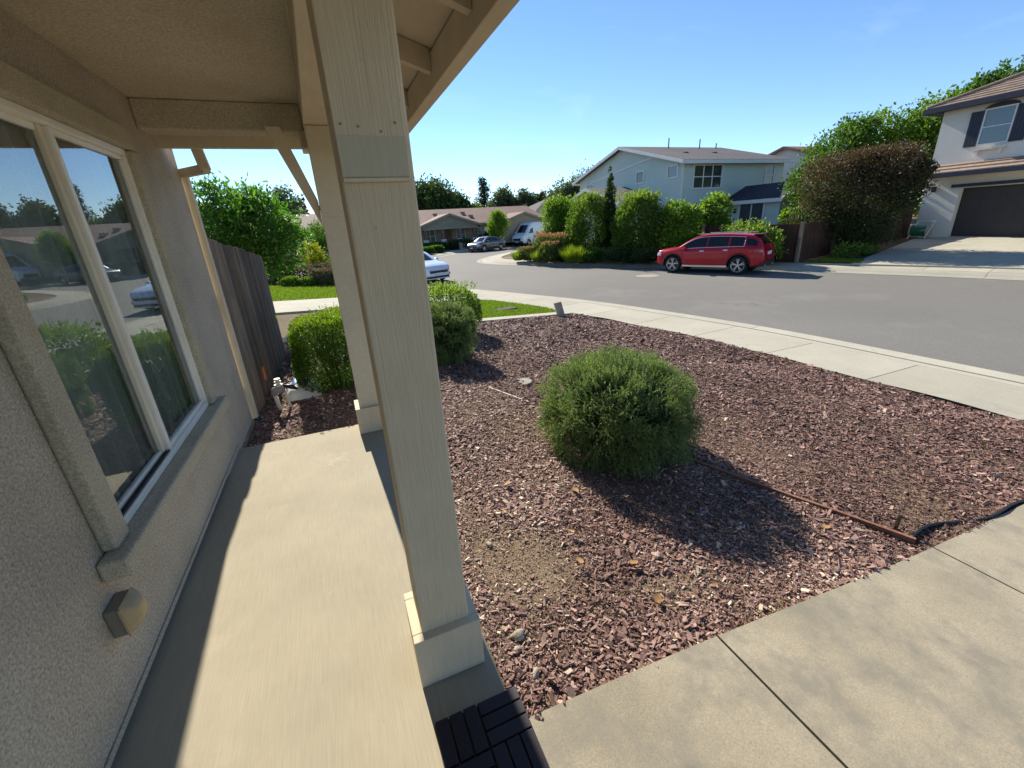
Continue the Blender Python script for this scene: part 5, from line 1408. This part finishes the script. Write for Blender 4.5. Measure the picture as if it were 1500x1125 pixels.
# neighbour houses to the left
lh = thing('house', (-8, 24, -0.1), 'white gabled house with red tile roof glimpsed left of the citrus tree', 'house')
gwall(lh, -13, -5.6, 25.5, 36, -0.2, 3.4, 5.0, 'y', 'white_wall')
gable_roof(lh, -13, -5.6, 25.5, 36, 3.4, 5.0, 'y', 'tile_red', 0.35, fascia='tile_red')
nk = thing('house', (-3, 46, -0.2), 'far house with pale tiled roof beyond the left shrubs', 'house')
gwall(nk, -14, 3.0, 46.5, 55, -0.4, 2.3, 3.7, 'x', 'brown_wall')
gable_roof(nk, -14, 3.0, 46.5, 55, 2.3, 3.7, 'x', 'tile_tan', 0.4, fascia='brown_siding')

# --- brown fence across the road
bf = thing('wooden_fence', (19, 13.3, -0.4), 'dark stained board fence behind the red car and shrubs', 'fence')
def fence_run(a, b, h, n):
    m_ = MB(); a = Vector(a); b = Vector(b); d = (b - a); nrm = Vector((-d.y, d.x, 0)).normalized()
    for i in range(n):
        p = a + d * (i / n); q = a + d * ((i + 0.94) / n); z_ = zb(p.x, p.y); j = random.uniform(-0.01, 0.01)
        o_ = nrm * (0.015 + (0.012 if i % 2 else 0))
        m_.hexa([(p - o_).to_tuple()[:2] + (z_ - 0.1,), (q - o_).to_tuple()[:2] + (z_ - 0.1,), (q + o_).to_tuple()[:2] + (z_ - 0.1,), (p + o_).to_tuple()[:2] + (z_ - 0.1,),
                 (p - o_).to_tuple()[:2] + (z_ + h + j,), (q - o_).to_tuple()[:2] + (z_ + h + j,), (q + o_).to_tuple()[:2] + (z_ + h + j,), (p + o_).to_tuple()[:2] + (z_ + h + j,)])
    o = m_.build('board_run', 'fencebrown', bf); o['kind'] = 'stuff'
fence_run((19.2, 13.4, 0), (27.9, 13.75, 0), 1.62, 62)
fence_run((19.2, 13.4, 0), (16.9, 24.5, 0), 1.62, 80)
for (x_, y_) in ((19.12, 13.3), (21.6, 13.42), (24.0, 13.5), (26.3, 13.6), (18.65, 15.6), (18.2, 17.9)):
    z_ = zb(x_, y_); box('fence_post', 'fence', bf, x_ - 0.06, x_ + 0.06, y_ - 0.06, y_ + 0.06, z_ - 0.1, z_ + 1.7)

# ================================================================== trees and shrubs
# opposite bed
def far_shrub(name, label, x, y, w, ztop, mat, leaf, n, seed, p=2.3, wisps=40, cat='shrub'):
    z_ = zb(x, y)
    return hedge(name, label, (x, y, z_), w / 2, w / 2, ztop - z_, mat, leaf, n, seed, p, wisps, cat, 0.16)
tree('leafy_tree', 'bright green bushy tree at the left end of the shrub row', 'tree', (14.9, 26.6, zb(14.9, 26.6)),
     [(0, 0, 2.3, 1.25, 1.25, 1.3), (-0.5, 0.2, 3.0, 0.8, 0.8, 0.75), (0.5, -0.2, 1.4, 1.0, 1.0, 0.9), (-0.6, 0.1, 1.5, 0.9, 0.9, 0.8)], 'l_lime', 0.19, 420, 22, 0.09, 41)
far_shrub('rounded_shrub', 'tall rounded yellow green shrub beside the slim cypress', 14.35, 22.9, 2.15, 2.95, 'l_shrub', 0.11, 15000, 42, 2.4, 120)
cyp = [(0.02 * math.sin(k), 0.02 * math.cos(k * 2), 0.5 + k * 0.45, 0.62 - 0.02 * k - 0.0042 * k * k, 0.62 - 0.02 * k - 0.0042 * k * k, 0.42) for k in range(10)]
tree('cypress_tree', 'slim dark columnar cypress between two rounded shrubs', 'tree', (15.5, 22.4, zb(15.5, 22.4)), cyp, 'l_oak', 0.10, 900, 16, 0.07, 43, limbs=False, up=0.9)
far_shrub('rounded_shrub', 'broad rounded green shrub right of the slim cypress', 15.55, 19.95, 2.35, 2.72, 'l_shrub', 0.12, 16000, 44, 2.4, 160)
tree('leafy_shrub', 'large leafy light green shrub in front of the green house corner', 'shrub', (16.95, 18.3, zb(16.95, 18.3)),
     [(0, 0, 1.5, 0.95, 0.95, 1.1), (-0.2, 0.1, 2.4, 0.7, 0.7, 0.65), (0.35, -0.3, 2.2, 0.6, 0.6, 0.6), (0, 0, 0.8, 0.9, 0.9, 0.8)], 'l_lime', 0.17, 300, 20, 0.06, 45)
tree('leafy_shrub', 'loose leafy light green shrub under the three-light window', 'shrub', (19.2, 18.5, zb(19.2, 18.5)),
     [(0, 0, 1.4, 0.95, 0.95, 1.1), (0.2, -0.2, 2.4, 0.7, 0.7, 0.7), (-0.4, 0.2, 2.2, 0.6, 0.6, 0.6), (0.3, -0.4, 1.2, 0.8, 0.8, 0.8)], 'l_lime', 0.18, 300, 20, 0.06, 46)
tree('viburnum_shrub', 'dark leafy shrub between the red car and the board fence', 'shrub', (18.1, 14.8, zb(18.1, 14.8)),
     [(0, 0, 0.9, 0.75, 1.2, 0.85), (-0.1, 0.9, 1.2, 0.6, 0.8, 0.6), (0.1, -0.7, 0.7, 0.6, 0.7, 0.75)], 'l_leafy', 0.16, 260, 18, 0.05, 47)
tree('leafy_shrub', 'small fresh green plant showing over the board fence', 'shrub', (22.4, 16.2, zb(22.4, 16.2)), [(0, 0, 1.6, 0.5, 0.5, 0.45)], 'l_lime', 0.22, 40, 14, 0.04, 48)
far_shrub('low_shrub', 'low dark shrub in the shade below the broad rounded shrub', 14.45, 20.0, 1.7, 0.25, 'l_oak', 0.09, 4500, 49, 2.2, 60)
far_shrub('low_shrub', 'low dark shrub at the kerb left of the red car', 15.2, 18.5, 1.6, 0.15, 'l_oak', 0.09, 4500, 50, 2.2, 60)
far_shrub('low_shrub', 'low olive shrub at the foot of the slim cypress', 13.8, 21.3, 1.4, 0.2, 'l_green', 0.09, 4000, 149, 2.2, 60)
for i, (x, y, w, zt, lb_) in enumerate(((13.0, 25.5, 1.9, 0.95, 'tallest pink flowering rose bush in the corner bed'), (12.1, 26.2, 1.5, 0.25, 'pink rose bush farthest left in the corner bed'), (12.45, 24.0, 1.6, 0.55, 'pink rose bush near the kerb of the corner bed'),
                                        (13.3, 24.2, 1.8, 0.95, 'leafy rose bush beside the bright bushy tree'), (13.6, 26.6, 1.4, 1.1, 'tall rose bush under the bright bushy tree'))):
    far_shrub('rose_bush', lb_, x, y, w, zt, 'l_rose', 0.11, 3600, 51 + i, 2.1, 130)
def tuft(x, y, h, w, label, seed, zf=zb, mat='l_tuft', n=900):
    r = np.random.default_rng(seed); z_ = zf(x, y)
    a = r.uniform(0, 6.28, n); q = r.random(n) ** 0.7; ln = h * r.uniform(0.6, 1.15, n)
    b0 = np.stack([np.cos(a) * q * w * 0.25, np.sin(a) * q * w * 0.25, np.zeros(n)], 1)
    d = unit(np.stack([np.cos(a) * q * 0.7, np.sin(a) * q * 0.7, np.ones(n)], 1)); tip = b0 + d * ln[:, None]; tip[:, 2] -= 0.12 * q * h
    s_ = np.stack([-np.sin(a), np.cos(a), 0 * a], 1) * 0.016
    V = np.stack([b0 - s_, b0 + s_, tip], 1).reshape(-1, 3)
    o = link('grass_tuft', mesh_np('grass_tuft', V, np.arange(3 * n).reshape(n, 3), r.random(n)), mat); o.location = (x, y, z_)
    tag(o, label, 'grass tuft', 'grass tufts along the far kerb')
tuft(11.55, 26.9, 0.75, 1.1, 'yellow green grass tuft at the left tip of the corner bed', 61)
tuft(11.95, 24.9, 0.65, 1.0, 'golden green grass tuft below the pink roses', 62)
tuft(12.95, 22.4, 0.95, 1.5, 'widest bright grass tuft below the tall rounded shrub', 63, n=1600)
tuft(13.25, 21.9, 0.85, 1.2, 'bright grass tuft right of the widest tuft', 64)

# plum and trees on the right
tree('plum_tree', 'purple and green leaved plum tree in front of the garage house', 'tree', (22.3, 13.0, zb(22.3, 13.0)),
     [(0, 0, 2.2, 1.7, 1.7, 1.5), (-0.9, 0.9, 3.1, 1.1, 1.1, 1.0), (0.6, -0.7, 3.4, 1.2, 1.2, 1.0), (0.1, 0.2, 3.7, 1.0, 1.0, 0.75), (0.7, -1.0, 2.6, 0.9, 0.9, 0.9), (-1.0, 1.2, 1.7, 1.0, 1.0, 1.1), (0.0, -0.1, 1.2, 1.3, 1.3, 0.9), (0.85, -1.6, 3.3, 0.45, 0.45, 0.35)],
     'l_plum', 0.095, 2300, 22, 0.11, 71, vz=0.45, sig=0.13, rough=0.32)
tree('low_shrub', 'low leafy plants under the purple plum tree', 'shrub', (21.2, 12.4, zb(21.2, 12.4)), [(0, 0, 0.3, 0.8, 0.5, 0.3), (1.0, 0.1, 0.3, 0.7, 0.5, 0.3)], 'l_leafy', 0.12, 90, 14, 0.03, 72, limbs=False)
tree('broad_tree', 'dark green tree left of the big tree behind the plum', 'tree', (29.5, 18.8, 0), [(0, 0, 4.3, 1.7, 1.7, 1.9), (-0.9, 0.9, 3.0, 1.5, 1.5, 1.5), (0.4, -0.2, 5.5, 1.1, 1.1, 1.0), (-0.3, 0.3, 1.8, 1.6, 1.6, 1.4)], 'l_green', 0.20, 560, 22, 0.16, 73)
tree('broad_tree', 'big sunlit green tree rising behind the purple plum', 'tree', (33.0, 17.3, 0), [(0, 0, 4.2, 2.2, 2.2, 2.2), (-1.0, 0.8, 5.4, 1.5, 1.5, 1.4), (0.8, -0.8, 6.0, 1.5, 1.5, 1.3), (0.6, -1.3, 4.0, 1.6, 1.6, 1.8), (-1.2, 0.7, 3.0, 1.6, 1.6, 1.5), (0.3, -0.2, 2.0, 1.9, 1.9, 1.5)], 'l_lime', 0.22, 820, 22, 0.2, 74, vbias=-0.2)
tree('broad_tree', 'tallest dark green tree behind the tiled garage roof', 'tree', (38.0, 16.0, 0), [(0, 0, 6.0, 1.9, 1.9, 1.9), (0.5, -0.6, 8.0, 1.2, 1.2, 0.9), (-0.4, 0.5, 7.3, 1.1, 1.1, 1.1), (0.8, -1.0, 7.1, 1.2, 1.2, 1.0)], 'l_green', 0.24, 520, 22, 0.2, 75, vbias=-0.15)
tree('far_tree', 'distant tree top showing above the garage roof ridge', 'tree', (57.5, 20.8, 0), [(0, 0, 9.6, 1.8, 1.8, 1.6), (0, 0, 6.0, 2, 2, 3)], 'l_conifer', 0.35, 160, 16, 0.2, 76)

# background trees, centre
def bgt(name, label, x, y, top, w, mat, leaf, ncl, seed, k=16, nl=6, zl=0.30, sig=0.2, rough=0.25, inner=0.35, droop=0.0):
    r = random.Random(seed); L = []
    for i in range(nl):
        a = r.uniform(0, 6.28); q = r.uniform(0.15, 0.62); zz_ = r.uniform(zl, 0.80) * top
        rr_ = w * r.uniform(0.20, 0.32)
        L.append((math.cos(a) * q * w * 0.55, math.sin(a) * q * w * 0.55, min(zz_, top - rr_ * 0.8), rr_, rr_, rr_ * r.uniform(0.75, 1.1)))
    L.append((0, 0, top * 0.80, w * 0.26, w * 0.26, top * 0.19)); L.append((0, 0, top * 0.5, w * 0.36, w * 0.36, top * 0.25))
    return tree(name, label, 'tree', (x, y, -0.6), L, mat, leaf, ncl, k, w * 0.035, seed, sig=sig, rough=rough, inner=inner, droop=droop, group=None)
bgt('oak_tree', 'broad dark oak behind the brown ranch house', 17.2, 73.0, 9.6, 10.6, 'l_oak', 0.5, 988, 81, nl=11)
bgt('oak_tree', 'dark oak half hidden by the near porch post', 11.5, 75.5, 9.0, 10.0, 'l_oak', 0.5, 798, 82, nl=9)
bgt('oak_tree', 'lower dark oak right of the broad oak', 21.6, 74.5, 7.6, 7.1, 'l_oak', 0.45, 570, 83, nl=7)
bgt('leafy_tree', 'yellowish low tree in the gap between oak and conifer', 24.8, 75.0, 5.9, 5.9, 'l_green', 0.45, 418, 84)
con = [(0.12 * math.sin(k * 2.1), 0.12 * math.cos(k * 1.7), 4.5 + k * 0.62, 2.0 - 0.10 * k, 2.0 - 0.10 * k, 0.22) for k in range(10)]
tree('conifer_tree', 'open branched conifer standing above the other far trees', 'tree', (28.2, 80.2, -0.6), con, 'l_conifer', 0.55, 230, 8, 0.22, 85, aspect=0.28, sig=0.22, rough=0.35, inner=0.1)
bgt('eucalyptus_tree', 'pale grey green eucalyptus right of the conifer', 27.8, 69.5, 8.2, 5.4, 'l_euc', 0.42, 570, 86, nl=8, droop=0.6)
bgt('eucalyptus_tree', 'grey green eucalyptus above the small garage gable', 31.0, 68.0, 7.5, 5.4, 'l_euc', 0.42, 570, 87, nl=8, droop=0.6)
bgt('eucalyptus_tree', 'slim eucalyptus at the right of the far group', 34.3, 69.5, 7.2, 4.2, 'l_oak', 0.42, 418, 88, nl=6, droop=0.5)
bgt('far_tree', 'small dark far tree right of the eucalyptus group', 43.7, 84.0, 7.6, 6.5, 'l_oak', 0.5, 418, 89)
bgt('leafy_tree', 'grey green tree left of the green house gable', 35.6, 59.5, 8.3, 7.7, 'l_euc', 0.40, 798, 90, nl=8)
bgt('leafy_tree', 'tree just showing behind the green house roof', 41.5, 62.0, 9.9, 5.9, 'l_oak', 0.40, 494, 91)
tree('street_tree', 'small lime green street tree beside the charcoal sedan', 'tree', (18.35, 48.2, zc(18.3, 48.2)), [(0, 0, 2.3, 1.15, 1.15, 1.25), (0.1, 0, 3.0, 0.8, 0.8, 0.75), (-0.4, 0.1, 1.7, 0.8, 0.8, 0.7)], 'l_lime', 0.2, 260, 18, 0.05, 92)
# foreground of the ranch house
for i, (x, y, w, zt, lb_) in enumerate(((11.0, 48.6, 3.0, 0.35, 'dark low hedge left of the ranch house porch'), (14.2, 49.3, 3.2, 0.45, 'dark low hedge before the ranch house porch'), (17.3, 50.0, 2.6, 0.5, 'dark low hedge right of the ranch house porch'), (18.6, 51.4, 2.0, 1.0, 'taller dark shrub beside the small garage gable'), (8.9, 43.6, 1.6, 0.1, 'round shrub at the near corner of the ranch house lawn'), (10.4, 45.4, 1.5, 0.1, 'second round shrub on the ranch house lawn'))):
    z_ = zc(x, y); hedge('low_hedge', lb_, (x, y, z_), w / 2, 0.7, zt - z_, 'l_oak' if i < 4 else 'l_green', 0.17, 2600, 101 + i, 3, 30)
zq = zc(15, 48.9)
tag(MB().beam((13.8, 48.6, zq + 0.3), (16.4, 49.9, zq + 0.3), 0.25, 0.75).build('low_wall', 'concrete_stub'), 'low grey wall behind the charcoal sedan', 'wall')
X, Y = spanx(lambda x: yy(x) + 0.1, lambda x: yy(x) + 6.0, 4, 13.5, 20, 10)
sheet('ranch_lawn', 'lawnbase', X, Y, zC, 0.0)

# left side
tree('citrus_tree', 'glossy green citrus tree behind the grey plank fence', 'tree', (-1.35, 10.4, -0.06),
     [(0, 0, 2.05, 0.85, 0.8, 0.7), (-0.35, 0.1, 2.45, 0.5, 0.5, 0.45), (0.45, 0, 1.75, 0.55, 0.6, 0.5), (-0.55, 0, 1.7, 0.6, 0.6, 0.55), (0.05, -0.1, 1.45, 0.8, 0.7, 0.45), (0.15, 0.1, 2.4, 0.4, 0.4, 0.35)], 'l_citrus', 0.115, 620, 18, 0.06, 111, aspect=0.34, sig=0.15, rough=0.2)
tree('yellow_tree', 'small yellow green tree beyond the left lawn', 'tree', (-0.85, 26.5, za(-0.85, 26.5)), [(0, 0, 1.4, 0.6, 0.6, 0.65), (0.2, 0, 0.9, 0.6, 0.6, 0.5)], 'l_yellow', 0.14, 120, 14, 0.04, 112)
tree('leafy_tree', 'green tree behind the small yellow green tree', 'tree', (-0.3, 30.0, za(-0.3, 30)), [(0, 0, 2.1, 1.0, 1.0, 0.8), (0.3, 0, 1.2, 1.0, 1.0, 0.9)], 'l_green', 0.17, 200, 14, 0.05, 113)
for i, (x, y, w, h, lb_) in enumerate(((-1.6, 24.0, 2.3, 0.85, 'largest mauve lavender mound beyond the left lawn'), (-0.35, 22.2, 1.4, 0.75, 'rounded purple brown shrub nearest the far post'), (-0.2, 25.0, 1.8, 0.9, 'mauve lavender mound behind the rounded shrub'), (-2.6, 24.5, 1.8, 0.8, 'mauve lavender mound beside the plank fence end'))):
    hedge('lavender_shrub', lb_, (x, y, za(x, y)), w / 2, 0.7, h, 'l_lavender', 0.10, 3800, 121 + i, 2.2, 120)
for i, (x, y, w, h, lb_) in enumerate(((-1.75, 21.9, 0.9, 0.45, 'small bright green mound at the lawn edge'), (-1.1, 21.8, 0.9, 0.42, 'second small green mound at the lawn edge'))):
    hedge('low_shrub', lb_, (x, y, za(x, y)), w / 2, 0.4, h, 'l_box', 0.08, 1800, 131 + i, 2.2, 20)
bgt('eucalyptus_tree', 'wispy far eucalyptus above the citrus tree', -3.6, 60, 8.0, 4.7, 'l_euc', 0.35, 380, 141, droop=0.5)
cy2 = [(0, 0, 0.8 + k * 0.7, 0.9 - 0.07 * k, 0.9 - 0.07 * k, 0.6) for k in range(10)]
for i, (x, y) in enumerate(((-1.9, 70.0), (-0.2, 71.5), (1.4, 70.5))):
    tree('cypress_tree', ('leftmost', 'middle', 'rightmost')[i] + ' far dark cypress seen past the knee brace', 'tree', (x, y, -0.6), cy2, 'l_conifer', 0.35, 200, 12, 0.15, 142 + i, group='far cypress row', limbs=False, up=0.9)
